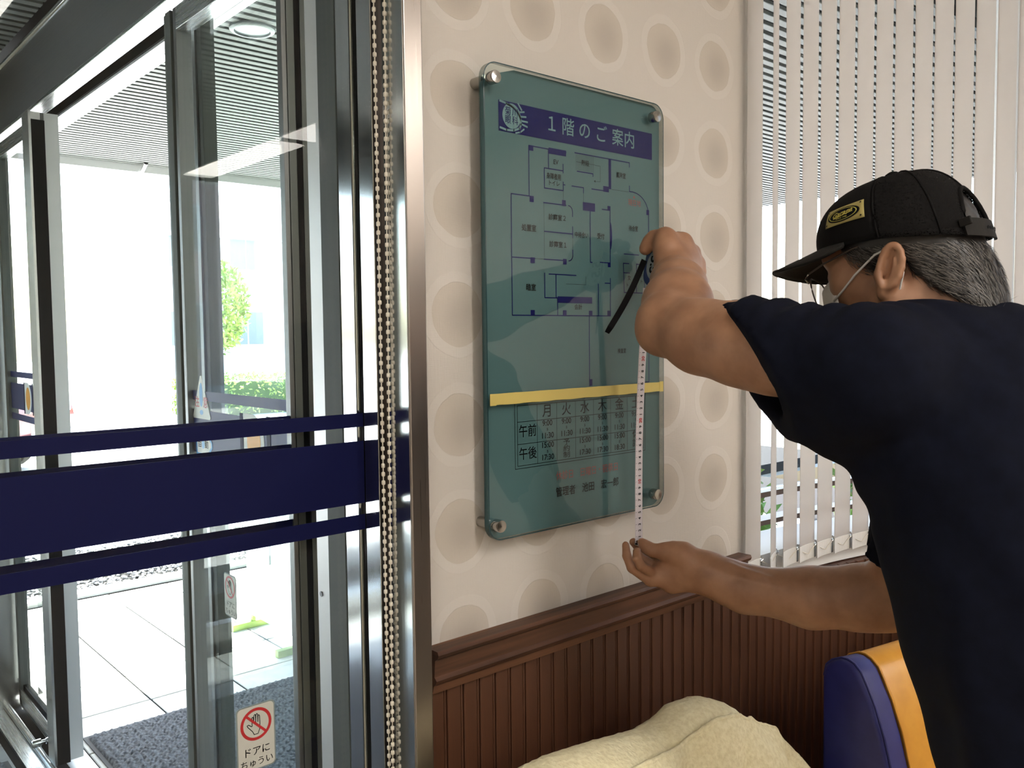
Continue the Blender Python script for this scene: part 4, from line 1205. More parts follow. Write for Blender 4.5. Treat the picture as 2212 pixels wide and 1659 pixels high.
B = Field(steps((.80, .96, .005), (.96, 1.20, .0028), (1.20, 1.46, .005)), steps((.08, .44, .006), (.44, .50, .003), (.50, .78, .005), (.78, .955, .0026)),
          steps((-.01, .86, .014), (.86, .915, .006), (.915, 1.03, .0026), (1.03, 1.33, .005), (1.33, 1.49, .0028), (1.49, 1.57, .005)))
# torso and legs (under the clothes)
B.chain([((1.085, .29, .82), .098), ((1.08, .325, 1.0), .100), ((1.065, .36, 1.16), .100), ((1.06, .385, 1.27), .075)], .03, (.72, 1, 1))
B.chain([((.995, .30, .84), .080), ((.985, .315, .47), .055), ((.975, .28, .085), .038)], .02)
B.chain([((1.165, .30, .84), .080), ((1.175, .315, .47), .055), ((1.18, .28, .085), .038)], .02)
for fx in (.975, 1.18): B.chain([((fx, .26, .045), .034), ((fx, .36, .036), .030), ((fx, .43, .028), .024)], .02)
# neck and head
B.chain([((1.06, .412, 1.29), .062), (H(0, -.022, -.050), .054), (H(0, -.010, .0), .056)], .03)
B.ell(H(0, .005, .028), HA, (.073, .082, .062), .01)
B.ell(H(0, .040, -.020), HA, (.060, .052, .082), .03)
for sd in (-1, 1):
    B.cone(H(.056*sd, .005, -.055), H(.022*sd, .062, -.094), .020, .018, .03)
    B.ell(H(.036*sd, .060, -.012), HA, (.024, .022, .018), .02)
    B.cone(H(.012*sd, .086, .026), H(.050*sd, .072, .026), .010, .009, .014)
B.cone(H(-.02, .070, -.096), H(.02, .070, -.096), .018, .018, .02)
B.cone(H(0, .086, .014), H(0, .104, -.022), .009, .0115, .012)
for sd in (-1, 1):
    B.ell(H(.012*sd, .098, -.025), HA, (.008, .010, .007), .008)
    B.ell(H(.033*sd, .099, .004), HA, (.015, .014, .011), .012, True)
    B.ell(H(.033*sd, .076, .003), HA, (.0125, .0125, .0125), .003)
B.cone(H(-.018, .092, -.056), H(.018, .092, -.056), .0075, .0075, .006)
B.cone(H(-.015, .089, -.066), H(.015, .089, -.066), .0085, .0085, .006)
for sd in (-1, 1):
    ea = np.array((hl*.985*sd+hf*-.17, hf*.985+hl*.17*sd, hu))
    ea2 = np.array((ea[0], ea[1]*.91+ea[2]*.42, ea[2]*.91-ea[1]*.42))*1.0
    es = .86
    ce = H(.0755*sd, -.006, -.018)
    def E_(a, b, c): return ce+(ea2[0]*a+ea2[1]*b+ea2[2]*c)*es
    B.ell(ce, ea2, (.0075, .0160, .029), .006)
    rim = [(E_(.0075, -.001-.0175*math.cos(t)*(.9 if t < 1.57 else .72), .004+.029*math.sin(t)), .0035) for t in np.radians(np.linspace(-70, 250, 15))]
    B.ell(E_(.0115, .001, .004), ea2, (.0085, .0105, .018), .002, True)
    B.ell(E_(.008, .007, -.010), ea2, (.009, .0048, .0075), .003, True)
    B.chain(rim, .003)
    B.cone(E_(.006, -.006, .014), E_(.006, -.008, -.014), .0029, .0030, .003)
    B.ell(E_(.004, .013, -.008), ea2, (.0052, .0042, .006), .004)
    B.ell(E_(.001, .003, -.031), ea2, (.0055, .0075, .008), .005)
# left arm (near), raised to the tape measure
LSH = np.array((.892, .436, 1.280)); LEL = c1(690, 985, 1.148)
AU1, AU2 = c1(1650, 1225, 1.018), c1(1350, 1160, 1.052)
B.chain([(LSH, .042), (AU1, .0475), (AU2, .0475), (c1(1000, 1095, 1.098), .0440), (LEL, .0370)], .022)
B.cone(c1(590, 1075, 1.150), c1(640, 1000, 1.15), .0195, .028, .022)
B.chain([(LEL, .0365), (c1(775, 800, 1.205), .0445), (c1(790, 640, 1.262), .0375), (c3(840, 1230, 1.305), .0315), (c3(860, 1030, 1.334), .0265)], .02)
B.cone(c1(930, 900, 1.15), c1(840, 760, 1.21), .022, .030, .02)
LW = c3(850, 1010, 1.338)
B.cone(c3(660, 330, 1.358), c3(1010, 450, 1.384), .0130, .0120, .010)
B.cone(c3(720, 560, 1.352), c3(960, 620, 1.374), .0150, .0140, .010)
B.chain([(LW, .024), (c3(705, 860, 1.342), .0185), (c3(685, 560, 1.350), .0165), (c3(655, 330, 1.356), .0142)], .012)
B.chain([(c3(655, 320, 1.356), .0140), (c3(430, 345, 1.372), .0118), (c3(245, 545, 1.378), .0092)], .007)
B.chain([(c3(430, 345, 1.372), .0112), (c3(330, 430, 1.376), .0108), (c3(235, 570, 1.378), .0088)], .006)
kn = [(1000, 430, 1.384, .0128), (1225, 640, 1.394, .0112), (1335, 890, 1.394, .0108), (1355, 1080, 1.388, .0098)]
for i, (x, y, d, r) in enumerate(kn):
    B.cone(LW, c3(x, y, d), .0195, r*1.02, .014)
    B.ell(c3(x+25, y-15, d), np.eye(3), (r*.95,)*3, .006)
B.cone(c3(700, 560, 1.352), c3(1000, 480, 1.380), .015, .0125, .016)
B.cone(c3(900, 800, 1.358), c3(1100, 760, 1.378), .020, .016, .016)
fin = [[(930, 330, 1.412, .0098), (640, 420, 1.424, .0088), (470, 520, 1.418, .0078)], [(1120, 640, 1.424, .0098), (780, 650, 1.432, .0088), (560, 700, 1.424, .0078)],
       [(1190, 890, 1.422, .0095), (830, 870, 1.430, .0085), (600, 870, 1.422, .0076)], [(1190, 1090, 1.414, .0086), (880, 1050, 1.420, .0077), (690, 1020, 1.414, .0070)]]
for (x, y, d, r), f in zip(kn, fin):
    B.chain([(c3(x, y, d), r*.92)]+[(c3(a, b, c), q) for a, b, c, q in f], .004)
# tendons on the back of the hand
for x, y, d, r in kn[1:]:
    B.cone(c3(960, 880, 1.350), c3(x-15, y-10, d-.006), .004, .0062, .008)
# right arm (far), reaching low with the palm up to hold the end of the blade
RSH = np.array((1.225, .435, 1.215)); REL = at(1915, 1296, 1.305)
B.chain([(RSH, .056), ((1.250, .530, 1.05), .050), (REL, .0425)], .02)
B.chain([(REL, .0440), (at(1855, 1291, 1.318), .0465), (at(1754, 1291, 1.336), .0440), (at(1609, 1272, 1.365), .0345), (at(1560, 1252, 1.375), .0310), (at(1524, 1236, 1.384), .0290)], .02)
RW = at(1524, 1236, 1.384)
B.chain([(at(1520, 1207, 1.372), .0035), (at(1580, 1226, 1.352), .0042), (at(1660, 1250, 1.328), .0040)], .008)
B.chain([(at(1528, 1228, 1.362), .0030), (at(1600, 1250, 1.338), .0038), (at(1690, 1272, 1.318), .0030)], .008)
B.chain([(RW, .027), (c2(1330, 560, 1.388), .0195), (c2(1120, 480, 1.392), .0150)], .016)
B.cone(RW, c2(1130, 1100, 1.398), .0265, .0175, .018)
B.cone(c2(1400, 820, 1.396), c2(1050, 800, 1.404), .022, .0165, .016)
mc = [(860, 640, 1.428, .0096), (820, 800, 1.416, .0096), (770, 920, 1.396, .0092), (690, 1060, 1.396, .0090)]
for x, y, d, r in mc: B.cone(c2(1300, 900, 1.400), c2(x, y, d), .0190, r*1.05, .013)
B.chain([(c2(1120, 480, 1.392), .0150), (c2(960, 475, 1.394), .0130), (c2(720, 450, 1.398), .0098), (c2(600, 375, 1.404), .0092), (c2(520, 290, 1.408), .0072)], .007)
rf = [[(640, 540, 1.440, .0080), (470, 420, 1.436, .0074), (350, 285, 1.428, .0068)], [(615, 670, 1.420, .0080), (500, 590, 1.420, .0072), (440, 520, 1.422, .0064)],
      [(500, 760, 1.374, .0080), (425, 610, 1.372, .0073), (425, 470, 1.378, .0068)], [(320, 800, 1.392, .0080), (222, 560, 1.397, .0073), (200, 345, 1.404, .0062)]]
for (x, y, d, r), f in zip(mc, rf):
    B.chain([(c2(x, y, d), r*.95)]+[(c2(a, b, c), q) for a, b, c, q in f], .0022)
pos, fc = B.mesh()
pos = relax(pos, fc, 1, .35)
sm_ = relax(pos, fc, 14, .5)
dw = np.linalg.norm(pos-c3(830, 1040, 1.335), axis=1)
wt_ = np.exp(-(dw/.036)**4)[:, None]
pos = pos*(1-wt_)+sm_*wt_
man = fast_mesh('person', pos, fc, M['skin'], None, PB)
props(man, 'person in black cap and navy t-shirt leaning to measure the glass sign', 'person')
del B
# t-shirt
T = Field(steps((.80, 1.36, .0052)), steps((.14, .70, .0052)), steps((.76, 1.42, .0052)))
T.chain([((1.092, .268, .78), .130), ((1.088, .296, .90), .131), ((1.080, .322, 1.0), .133), ((1.072, .348, 1.10), .133), ((1.062, .372, 1.19), .128), ((1.06, .385, 1.26), .098)], .03, (.76, 1, 1))
T.cone((1.075, .345, 1.16), (1.07, .345, 1.265), .110, .075, .03)
T.chain([((1.06, .392, 1.270), .076), ((.985, .425, 1.287), .070), ((.900, .440, 1.284), .071)], .03)
T.chain([((1.06, .392, 1.275), .072), ((1.15, .42, 1.255), .070), ((1.215, .44, 1.215), .068)], .03)
SLo = np.array((0, -.004, -.020))
T.chain([((.900, .440, 1.284), .070), (AU1*1.0+SLo, .0745), (AU2*.75+AU1*.25+SLo, .077)], .02)
T.cone((.99, .41, 1.20), (.915, .52, 1.262), .070, .052, .04)
T.cone(AU1+SLo+np.array((0, 0, -.020)), AU2+SLo+np.array((0, 0, -.020)), .050, .054, .02)
T.chain([((1.215, .44, 1.215), .067), ((1.245, .525, 1.06), .062), ((1.252, .565, .98), .060)], .02)
# folds: long soft creases pulled from the shoulder and sagging at the waist
w = T.win((-9,)*3, (9,)*3)
X, Y, Z = T.grid(w)
def crease(a, b, amp, wl, ph, wid):
    a, b = np.array(a, float), np.array(b, float); d = b-a; L = np.linalg.norm(d); d /= L
    t = (X-a[0])*d[0]+(Y-a[1])*d[1]+(Z-a[2])*d[2]
    q = np.sqrt(np.maximum((X-a[0])**2+(Y-a[1])**2+(Z-a[2])**2-t*t, 0))
    return amp*np.sin(t*2*np.pi/wl+ph+3*q)*np.exp(-(q/wid)**2)*np.clip(t/.03, 0, 1)*np.clip((L-t)/.03, 0, 1)
F_ = crease((.90, .42, 1.36), (.905, .64, 1.36), .0034, .034, 0, .07)
F_ = F_+crease((1.0, .43, 1.36), (.90, .44, 1.36), .0026, .040, 1, .06)
F_ = F_+.0030*np.sin((Z*1.0+Y*.55)*2*np.pi/.055+np.sin(X*22)*1.2)*np.exp(-((Z-1.22)/.10)**2)*np.exp(-((Y-.47)/.09)**2)
F_ = F_+.0035*np.sin((Y*.9-Z*.35)*2*np.pi/.085+np.sin(Z*13)*1.5+X*8)*np.clip((1.2-Z)/.25, 0, 1)
F_ = F_+.0016*np.sin(X*70+Z*41)*np.sin(Y*63-Z*30)
T.V[w] += F_.astype(np.float32)
hem_n = -.90*CR-.42*CU+.05*CF
hem_p = (at(1583, 663, 1.03)+at(1705, 935, 1.0))/2-CR*.008
T.cut(hem_p, hem_n, .003, (.78, .50, 1.15), (1.03, .72, 1.42))
T.cone(AU2*.6+AU1*.4+np.array((0, 0, -.030)), AU1*1.5-AU2*.5+np.array((0, 0, -.026)), .052, .044, .004, True)
T.cut((1.252, .575, 1.000), (.1, .45, -.9), .003, (1.16, .42, .90), (1.36, .68, 1.12))
T.cone((1.252, .585, .985), (1.247, .54, 1.05), .054, .044, .004, True)
T.cone(H(0, -.016, -.03), H(0, -.024, -.10)+np.array((0, -.006, -.02)), .061, .060, .006, True)
T.cut((1.09, .3, .80), (0, 0, -1), .004)
pos, fc = T.mesh()
pos = relax(pos, fc, 5, .4)
shirt = fast_mesh('t_shirt', pos, fc, M['shirt'], man)
shirt['label'] = 'dark navy short-sleeved t-shirt'
del T
# sleeve hem stitching ring and trousers, shoes, belt
tr_ = Field(steps((.84, 1.34, .009)), steps((.10, .46, .009)), steps((.03, .90, .012)))
tr_.chain([((1.085, .272, .86), .112), ((1.085, .282, .80), .118)], .02, (.76, 1, 1))
tr_.chain([((.998, .295, .80), .092), ((.985, .318, .47), .070), ((.975, .285, .07), .056)], .03)
tr_.chain([((1.165, .295, .80), .092), ((1.175, .318, .47), .070), ((1.18, .285, .07), .056)], .03)
tr_.cut((1, .3, .06), (0, 0, -1), .004); tr_.cut((1, .3, .86), (0, 0, 1), .004)
pos, fc = tr_.mesh(); pos = relax(pos, fc, 2)
fast_mesh('trousers', pos, fc, M['trousers'], man)
for fx in (.975, 1.18):
    sh = Field(steps((fx-.07, fx+.07, .006)), steps((.18, .49, .006)), steps((-.02, .13, .006)))
    sh.chain([((fx, .255, .050), .046), ((fx, .34, .045), .045), ((fx, .43, .034), .036)], .02)
    sh.cut((fx, .3, .004), (0, 0, -1), .002); sh.cut((fx, .3, .105), (0, 0, 1), .003)
    pos, fc = sh.mesh(); fast_mesh('shoe', relax(pos, fc, 1), fc, M['black_fabric'], man)

# hair: solid base, then strands
h0 = Field(steps((.94, 1.18, .0035)), steps((.30, .60, .0035)), steps((1.27, 1.56, .0035)))
h0.ell(H(0, .002, .030), HA, (.079, .0815, .069), .01)
h0.chain([(H(0, -.018, .0), .064), (H(0, -.024, -.050), .060), (H(0, -.030, -.110), .057)], .02)
w = h0.win((-9,)*3, (9,)*3); X, Y, Z = h0.grid(w)
q = [(X-HC[0])*A_[0]+(Y-HC[1])*A_[1]+(Z-HC[2])*A_[2] for A_ in HA]
line = np.interp(q[1], (-.12, -.10, -.075, -.045, -.026, -.020, .006, .012, .030, .040, .052, .075), (-.112, -.108, -.085, -.055, -.030, .004, .006, -.006, -.010, .006, .030, .060))
h0.put(w, ((q[2]-line)*.7).astype(np.float32), .006, True) if False else None
h0.V[w] = np.maximum(h0.V[w], ((line-q[2])*.75).astype(np.float32))
h0.V[w] += (.0012*np.sin(q[0]*260+np.sin(q[2]*60)*2)*np.sin(q[1]*190+q[2]*120)).astype(np.float32)
pos, fc = h0.mesh(); pos = relax(pos, fc, 1)
hair = fast_mesh('hair', pos, fc, M['hair_dark'], man)
hair['label'] = 'grey-streaked short black hair'
me = hair.data
nv = len(me.vertices)
co = np.empty(nv*3, np.float32); me.vertices.foreach_get('co', co); co = co.reshape(-1, 3)+PB
no = np.empty(nv*3, np.float32); me.vertices.foreach_get('normal', no); no = no.reshape(-1, 3)
loc = np.stack([(co-HC)@A_ for A_ in HA], -1)
capl = .0185+.0225*loc[:, 1]/np.maximum(np.hypot(loc[:, 0], loc[:, 1]), 1e-4)
ok = np.where((loc[:, 2] < capl-.003) & ((loc[:, 1] < -.01) | (loc[:, 2] > -.02)))[0]
def strands(name, cnt, m, seed, lo=.010, hi=.024):
    r_ = np.random.default_rng(seed); ii = r_.choice(ok, cnt)
    P = co[ii]+no[ii]*.0002; N_ = no[ii]
    dirn = -hf*.9+-hu*.75+r_.normal(0, .22, (cnt, 3))
    back = np.clip((-loc[ii, 1]-.05)/.05, 0, 1)[:, None]
    dirn = dirn*(1-back)+(-hu*1.0-hf*.1+r_.normal(0, .22, (cnt, 3)))*back
    dirn -= N_*np.sum(dirn*N_, 1)[:, None]; dirn /= np.linalg.norm(dirn, axis=1)[:, None]
    L = r_.uniform(lo, hi, cnt)[:, None]; sd = np.cross(N_, dirn)*.00042
    lift = N_*r_.uniform(.0008, .0034, cnt)[:, None]
    p1 = P+dirn*L*.5+lift; p2 = P+dirn*L+lift*r_.uniform(.2, 1.2, cnt)[:, None]
    V = np.stack([P-sd, P+sd, p1+sd*.9, p1-sd*.9, p2, p2], 1).reshape(-1, 3)
    k = np.arange(cnt)*6
    Fc = np.concatenate([np.stack([k, k+1, k+2, k+3], -1), np.stack([k+3, k+2, k+4, k+5], -1)])
    o = fast_mesh(name, V, Fc, m, hair)
    o['kind'] = 'stuff'
strands('grey_strands', 5200, M['hair_grey'], 5)
strands('dark_strands', 7000, M['hair_dark'], 6)

# cap
def mesh_fabric():
    m = mat('cap_mesh', (.0065, .006, .006), .9, **{'Specular IOR Level': .15})
    N = m.node_tree; out = N.nodes['Material Output']
    tc = nd(m, 'ShaderNodeTexCoord'); vo = nd(m, 'ShaderNodeTexVoronoi', Scale=620.0); vo.feature = 'F1'
    ln(m, tc.outputs['Object'], vo.inputs['Vector'])
    mr = nd(m, 'ShaderNodeMath', _operation='LESS_THAN'); mr.inputs[1].default_value = .34
    ln(m, vo.outputs['Distance'], mr.inputs[0])
    tr = nd(m, 'ShaderNodeBsdfTransparent'); mx = nd(m, 'ShaderNodeMixShader')
    ln(m, mr.outputs[0], mx.inputs[0]); ln(m, bsdf(m).outputs[0], mx.inputs[1]); ln(m, tr.outputs[0], mx.inputs[2]); ln(m, mx.outputs[0], out.inputs[0])
    return m
M['cap_mesh'] = mesh_fabric()
M['visor'] = mat('worn_black_visor', (.010, .009, .008), .8, **{'Specular IOR Level': .25})
def dome(th, ph, off=0.0):
    c_, s_ = math.cos(th), math.sin(th)
    ub = .0185+.0225*c_
    fr = .1075 if c_ > 0 else .0835
    rr = max(math.cos(ph), 0)**(.62 if c_ > 0 else .72)
    top = .1010
    if c_ > .2: top += .004*(c_-.2)
    h = ub+(top-ub)*math.sin(ph)**(.98)
    p = H((.0865+off)*s_*rr, -.006+(fr+off)*c_*rr, h+off*math.sin(ph))
    return p
def crown(name, th0, th1, m, hole=False, nth=40, nph=18):
    V, Fc = [], []
    for i in range(nth+1):
        th = th0+(th1-th0)*i/nth
        for j in range(nph+1):
            V.append(dome(th, math.pi/2*j/nph))
    for i in range(nth):
        for j in range(nph):
            if hole:
                tm_ = th0+(th1-th0)*(i+.5)/nth; a = abs(tm_-math.pi)
                if a < .40 and math.pi/2*(j+.5)/nph < .60*math.sqrt(max(0, 1-(a/.40)**2)): continue
            k = i*(nph+1)+j
            Fc.append((k, k+nph+1, k+nph+2, k+1))
    o = raw_mesh(name, V, Fc, m, cap, 'all'); thick(o, .0016); return o
cap = MB()
ring = [dome(2*math.pi*i/48, .02, -.0015) for i in range(48)]
ring2 = [dome(2*math.pi*i/48, .16, -.0015) for i in range(48)]
ring3 = [dome(2*math.pi*i/48, .02, -.0035) for i in range(48)]
ring4 = [dome(2*math.pi*i/48, .16, -.0035) for i in range(48)]
keep = [i for i in range(48) if abs(2*math.pi*(i+.5)/48-math.pi) > .40]
cap.add(ring+ring2+ring3+ring4, [q for i in keep for q in ((i, (i+1) % 48, 48+(i+1) % 48, 48+i), (96+i, 144+i, 144+(i+1) % 48, 96+(i+1) % 48))])
cap = cap.build('cap', M['black_fabric'], man, 'all')
cap['label'] = 'black trucker cap with yellow patch'
crown('front_panel', -1.60, 1.60, M['black_fabric'])
crown('mesh_panel', 1.60, 2*math.pi-1.60, M['cap_mesh'], True, 60)
for th in (1.60, -1.60, 2.35, -2.35, 0.0, math.pi):
    pts = [dome(th, p_, .0012) for p_ in np.linspace(.60 if th == math.pi else .02, math.pi/2, 14)]
    MB().tube(pts, .0013, 6).build('seam', M['black_fabric'], cap, 'all')
MB().lathe([(.008, 0), (.0075, .004), (.003, .006), (.0, .0062)], dome(0, math.pi/2), hl, hf, hu, 14).build('top_button', M['black_fabric'], cap, 'all')
arch = [dome(math.pi+.40*math.cos(t), .60*math.sin(t)+.03, .0008) for t in np.linspace(0, math.pi, 16)]
MB().tube(arch, .0028, 6).build('opening_trim', M['black_fabric'], cap, 'all')
sb_ = MB(); n = 16
V = [dome(math.pi-.48+.96*i/n, p_, o_) for i in range(n+1) for p_, o_ in ((-.02, .002), (.17, .002), (.17, .0045), (-.02, .0045))]
Fc = []
for i in range(n):
    k = i*4; Fc += [(k+a, k+(a+1) % 4, k+4+(a+1) % 4, k+4+a) for a in range(4)]
strap = sb_.add(V, Fc+[(0, 3, 2, 1), (n*4, n*4+1, n*4+2, n*4+3)]).build('snap_strap', M['visor'], cap)
hb = MB()
for i in range(7):
    th = math.pi+.40-.075*i
    p = dome(th, .075, .0049); nn_ = p-H(0, -.006, .03); nn_ /= np.linalg.norm(nn_); a = np.cross(nn_, hu); a /= np.linalg.norm(a); b_2 = np.cross(nn_, a)
    hb.lathe([(.0020, 0), (.0020, .0003)], p, a, b_2, nn_, 10)
hb.build('strap_holes', M['rubber'], strap)
pe = dome(math.pi-.50, .07, .004)
MB().obox(pe, hl, -hf, hu, -.0015, .0025, -.003, .010, .0, .009).build('strap_end', M['visor'], strap, bevel=.0008)
# visor, a bent crescent
V, Fc = [], []
nt_, nr = 28, 8
for i in range(nt_+1):
    th = -1.18+2.36*i/nt_
    b0 = dome(th, .03)
    lb, fb = (b0-HC)@hl, (b0-HC)@hf
    lo_ = .086*math.sin(th*.92); fo_ = .098+.072*math.cos(th*1.25)**.9 if math.cos(th*1.25) > 0 else .098
    lo_ = .086*math.sin(th)/math.sin(1.18); fo_ = fb+.070*max(0, math.cos(th*math.pi/2/1.18))**.62
    for j in range(nr+1):
        t = j/nr; l_ = lb+(lo_-lb)*t; f_ = fb+(fo_-fb)*t
        u_v = (b0-HC)@hu+(-.004*t)+t*(-.026*(l_/.083)**2+.013*l_/.083)*max(0, math.cos(th*math.pi/2/1.18))**.5
        V.append(H(l_, f_, u_v))
for i in range(nt_):
    for j in range(nr):
        k = i*(nr+1)+j; Fc.append((k, k+1, k+nr+2, k+nr+1))
vis = raw_mesh('visor', V, Fc, M['visor'], cap, 'all'); thick(vis, .0035)
MB().tube([np.array(V[i*(nr+1)+nr]) for i in range(nt_+1)], .0022, 6).build('visor_edge', M['visor'], vis, 'all')
# patch
TH0, PH0 = 1.20, .50
def patch_pt(x, y, off):
    # x along the cap (towards the front), y up, metres
    return dome(TH0-x/.094, PH0+y/.088, off)
PW, PHH = .056, .027
V = [patch_pt(PW*(i/12-.5), PHH*(j/5-.5), .0016) for j in range(6) for i in range(13)]
patch = raw_mesh('patch', V, [(j*13+i+1, j*13+i, j*13+i+13, j*13+i+14) for j in range(5) for i in range(12)], mat('patch_yellow', (.34, .28, .09), .7), cap, 'all')
thick(patch, .0008)
def patch_ell(rx, ry, off, m, name, cx=0, r_in=0):
    n = 36
    V = [patch_pt(cx+rx*f_*math.cos(t), ry*f_*math.sin(t), off) for f_ in ((1, r_in) if r_in else (1, .66, .33)) for t in np.linspace(0, 2*math.pi, n+1)[:-1]]
    Fc = [(k*n+i, k*n+n+i, k*n+n+(i+1) % n, k*n+(i+1) % n) for k in range((1 if r_in else 2)) for i in range(n)]
    if not r_in: Fc.append(tuple(range(2*n, 3*n)))
    mb = MB().add(V, Fc)
    mb.build(name, m, patch, 'all')
patch_ell(.0235, .0108, .0024, M['ink'], 'oval')
M['patch_line'] = mat('patch_lettering_yellow', (.50, .44, .08), .6)
patch_ell(.0205, .0090, .0028, M['patch_line'], 'oval_line', -.0, .93)
def pf(yoff, size, sx_=1.0, slope=0.0):
    return lambda x, y: patch_pt(-(x*size*sx_), y*size+yoff+x*size*sx_*slope, .0032)
text('Garage', M['patch_line'], patch, 'lettering', (0, 0, 0), (1, 0, 0), (0, 0, 1), .009, bold=.02, shear=.35, fn=pf(.0012, .0100, 1.0, .10))
text('SINCE 1940', M['patch_line'], patch, 'lettering', (0, 0, 0), (1, 0, 0), (0, 0, 1), .009, bold=.01, fn=pf(-.0055, .0032))
def star(x, y):
    return [patch_pt(x+(.0019 if k % 2 == 0 else .0008)*math.sin(k*math.pi/5), y+(.0019 if k % 2 == 0 else .0008)*math.cos(k*math.pi/5), .0026) for k in range(10)]
mbs = MB()
for x in (-.0245, .0245):
    for y in (-.0100, .0100): mbs.add(star(x, y), [tuple(range(10))])
mbs.build('stars', M['ink'], patch)
MB().tube([patch_pt(-x, -.0022+.0025*math.sin(x*70), .0031) for x in np.linspace(-.012, .015, 9)], .0005, 5).build('underline', M['patch_line'], patch)

# glasses
gl_ = MB().tube([H(.074, -.005, .022), H(.074, .030, .021), H(.0715, .070, .017), H(.069, .094, .012)], [.0018, .0016, .0012, .0010], 8).build('glasses', M['groove_brown'], man, 'all')
MB().tube([H(-.074, -.005, .022), H(-.0715, .070, .017), H(-.069, .094, .012)], .0013, 8).build('temple', M['groove_brown'], gl_, 'all')
for sd in (-1, 1):
    P_ = [H(sd*(.036+.0265*math.cos(t)), .108-.010*(math.cos(t)*sd > 0)*abs(math.cos(t))-.000, -.008+.0195*math.sin(t)) for t in np.linspace(0, 2*math.pi, 29)]
    MB().tube(P_, .0010, 6).build('lens_rim', M['groove_brown'], gl_, 'all')
    MB().add(P_[:-1], [tuple(range(28))]).build('lens', M['lens'] if 'lens' in M else M.setdefault('lens', glass('spectacle_lens', (.80, .80, .78))), gl_)
MB().tube([H(-.010, .107, -.003), H(0, .112, .0), H(.010, .107, -.003)], .0011, 6).build('bridge', M['groove_brown'], gl_, 'all')
MB().tube([H(.069, .094, .012), H(.066, .101, .008), H(.0625, .100, .002)], .0012, 6).build('hinge', M['chrome'], gl_, 'all')
# face mask
M['mask'] = mat('white_mask', (.62, .60, .57), .8)
V, Fc = [], []
for i in range(17):
    t = -1+2*i/16; l_ = .0575*t
    for j in range(10):
        v = j/9
        f_ = .123-.046*abs(t)**1.8-.008*(1-v)**2-.020*v*v*(1-abs(t))-.014*max(0, v-.6)
        V.append(H(l_*(1-.12*v), f_, -.012-.088*v+.012*abs(t)*(1-2*v)))
for i in range(16):
    for j in range(9): k = i*10+j; Fc.append((k, k+10, k+11, k+1))
mk = raw_mesh('face_mask', V, Fc, M['mask'], man, 'all'); thick(mk, .0012)
mk['label'] = 'white face mask with ear loops'
for sd in (-1, 1):
    MB().tube([H(.0570*sd, .077, -.028), H(.0645*sd, .058, -.020), H(.0720*sd, .036, -.009), H(.0765*sd, .014, .000), H(.0775*sd, .005, .004), H(.0765*sd, -.010, .006), H(.0770*sd, -.021, -.008), H(.0755*sd, -.020, -.026), H(.0720*sd, -.010, -.042), H(.066*sd, .020, -.062), H(.056*sd, .070, -.085)], .0014, 6).build('ear_loop', M['mask'], mk, 'all')

# ------------------------------------------------------------------ tape measure in the raised hand
tmn = (-.82*CR-.52*CF+.12*CU); tmn /= np.linalg.norm(tmn)
tv = CU*.97+CR*.16; tv -= tmn*(tv@tmn); tv /= np.linalg.norm(tv)
tw_ = np.cross(tv, tmn); tw_ /= np.linalg.norm(tw_)
if tw_@CR < 0: tw_ = -tw_
fcn = c3(455, 905, 1.3735)
M['tape_case'] = mat('blue_plastic_case', (.012, .020, .105), .35)
M['tape_label'] = mat('grey_case_label', (.22, .25, .26), .4)
tmt = thing('tape_measure', fcn-tmn*.015, 'blue pocket tape measure held in the raised hand with its blade pulled down', 'tape measure')
shp = rrect(-.031, .031, -.033, .033, .021, 6)
MB().prism(shp, fcn-tmn*.031, tw_, tv, tmn, .030).build('case', M['tape_case'], tmt, smooth=True, bevel=.004, seg=3)
MB().prism(ellipse(.002, .001, .0245, .0265, 32), fcn-tmn*.0012, tw_, tv, tmn, .0008).build('case_label', M['tape_label'], tmt)
text('5.5', M['ink'], tmt, 'lettering', fcn-tw_*.006+tv*.001, -tv, tw_, .024, bold=.03, lift=.0002)
text('m', M['ink'], tmt, 'lettering', fcn-tw_*.004-tv*.019, -tv, tw_, .007, bold=.01, lift=.0002)
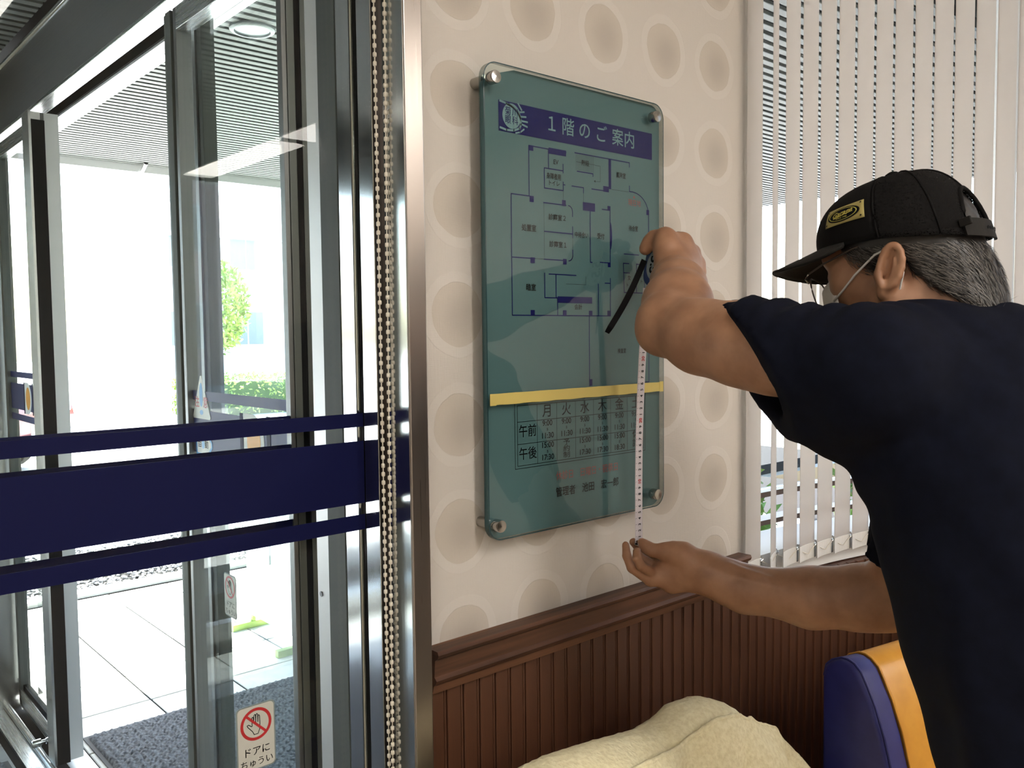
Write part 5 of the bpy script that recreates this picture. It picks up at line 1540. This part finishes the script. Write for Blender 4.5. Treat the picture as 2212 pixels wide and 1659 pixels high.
# wrist strap: a flat loop
s0, s1 = c3(215, 800, 1.388), at(1311, 719, 1.385)
dd = s1-s0; dd /= np.linalg.norm(dd); sdv = np.cross(dd, CF); sdv /= np.linalg.norm(sdv)
for o_ in (-.0016, .0016):
    n = 12; V = []
    for i in range(n+1):
        t = i/n; p = s0+(s1-s0)*t+CF*o_*math.sin(math.pi*min(1, t*1.1))+sdv*.0035*math.sin(t*math.pi); ww = .0048 if t < .96 else .0038
        V += [p-sdv*ww-CF*.0006, p+sdv*ww-CF*.0006, p+sdv*ww+CF*.0006, p-sdv*ww+CF*.0006]
    Fc = [(i*4+a, i*4+(a+1) % 4, i*4+4+(a+1) % 4, i*4+4+a) for i in range(n) for a in range(4)]+[(3, 2, 1, 0), (n*4, n*4+1, n*4+2, n*4+3)]
    MB().add(V, Fc).build('wrist_strap', M['rubber'], tmt)
# steel blade with its printed scale
b0, b1 = at(1397, 622, 1.384), at(1380, 1172, 1.4165)
def bl(t): return b0+(b1-b0)*t+np.array((0, .006, 0))*math.sin(math.pi*t)
bd_ = (b1-b0)/np.linalg.norm(b1-b0)
bs = np.array((1, 0, 0))*.85+CR*.15; bs -= bd_*(bs@bd_); bs /= np.linalg.norm(bs)
bn = np.cross(bs, bd_); bn = bn if bn@CF < 0 else -bn
n = 40; V = []
for i in range(n+1):
    for x in (-.0080, -.003, .003, .0080):
        V.append(bl(i/n)+bs*x-bn*(.0016*(1-(x/.008)**2)))
Fc = [(i*4+j, i*4+j+1, i*4+j+5, i*4+j+4) for i in range(n) for j in range(3)]
blade = raw_mesh('blade', V, Fc, mat('blade_white', (.66, .62, .66), .35), tmt, 'all'); thick(blade, .0003)
Lb = np.linalg.norm(b1-b0)
tick = MB()
cmn = int(Lb*100)
for k in range(1, cmn*5):
    d_ = k*.002; t = 1-(d_-.0)/Lb
    if t < 0: break
    L_ = .0045 if k % 5 == 0 else .0022
    p = bl(t)+bn*.0002
    tick.add([p-bs*.0078-bd_*.00018, p-bs*(.0078-L_)-bd_*.00018-bn*.0008, p-bs*(.0078-L_)+bd_*.00018-bn*.0008, p-bs*.0078+bd_*.00018], [(0, 1, 2, 3)])
tick.build('scale_ticks', M['ink'], blade)
for k in range(1, cmn):
    t = 1-(k*.01)/Lb
    if t < .02: break
    big = k % 10 == 0
    body = '%d' % k if big else '%d' % (k % 10)
    text(body, M['red'] if big else M['ink'], blade, 'scale_numerals', bl(t)+bs*.0018-bn*.0004, -bd_, -bs if False else np.cross(bn, -bd_), .0085 if big else .0075, bold=.03, lift=.0009, key=('num', big))
he = bl(1.0)
MB().obox(he, bs, bd_, bn, -.0075, .0075, -.004, .003, -.0022, -.0008).obox(he, bs, bd_, bn, -.0075, .0075, .002, .003, -.0022, .008).build('end_hook', M['chrome'], tmt, bevel=.0003, seg=1)

flush_text()
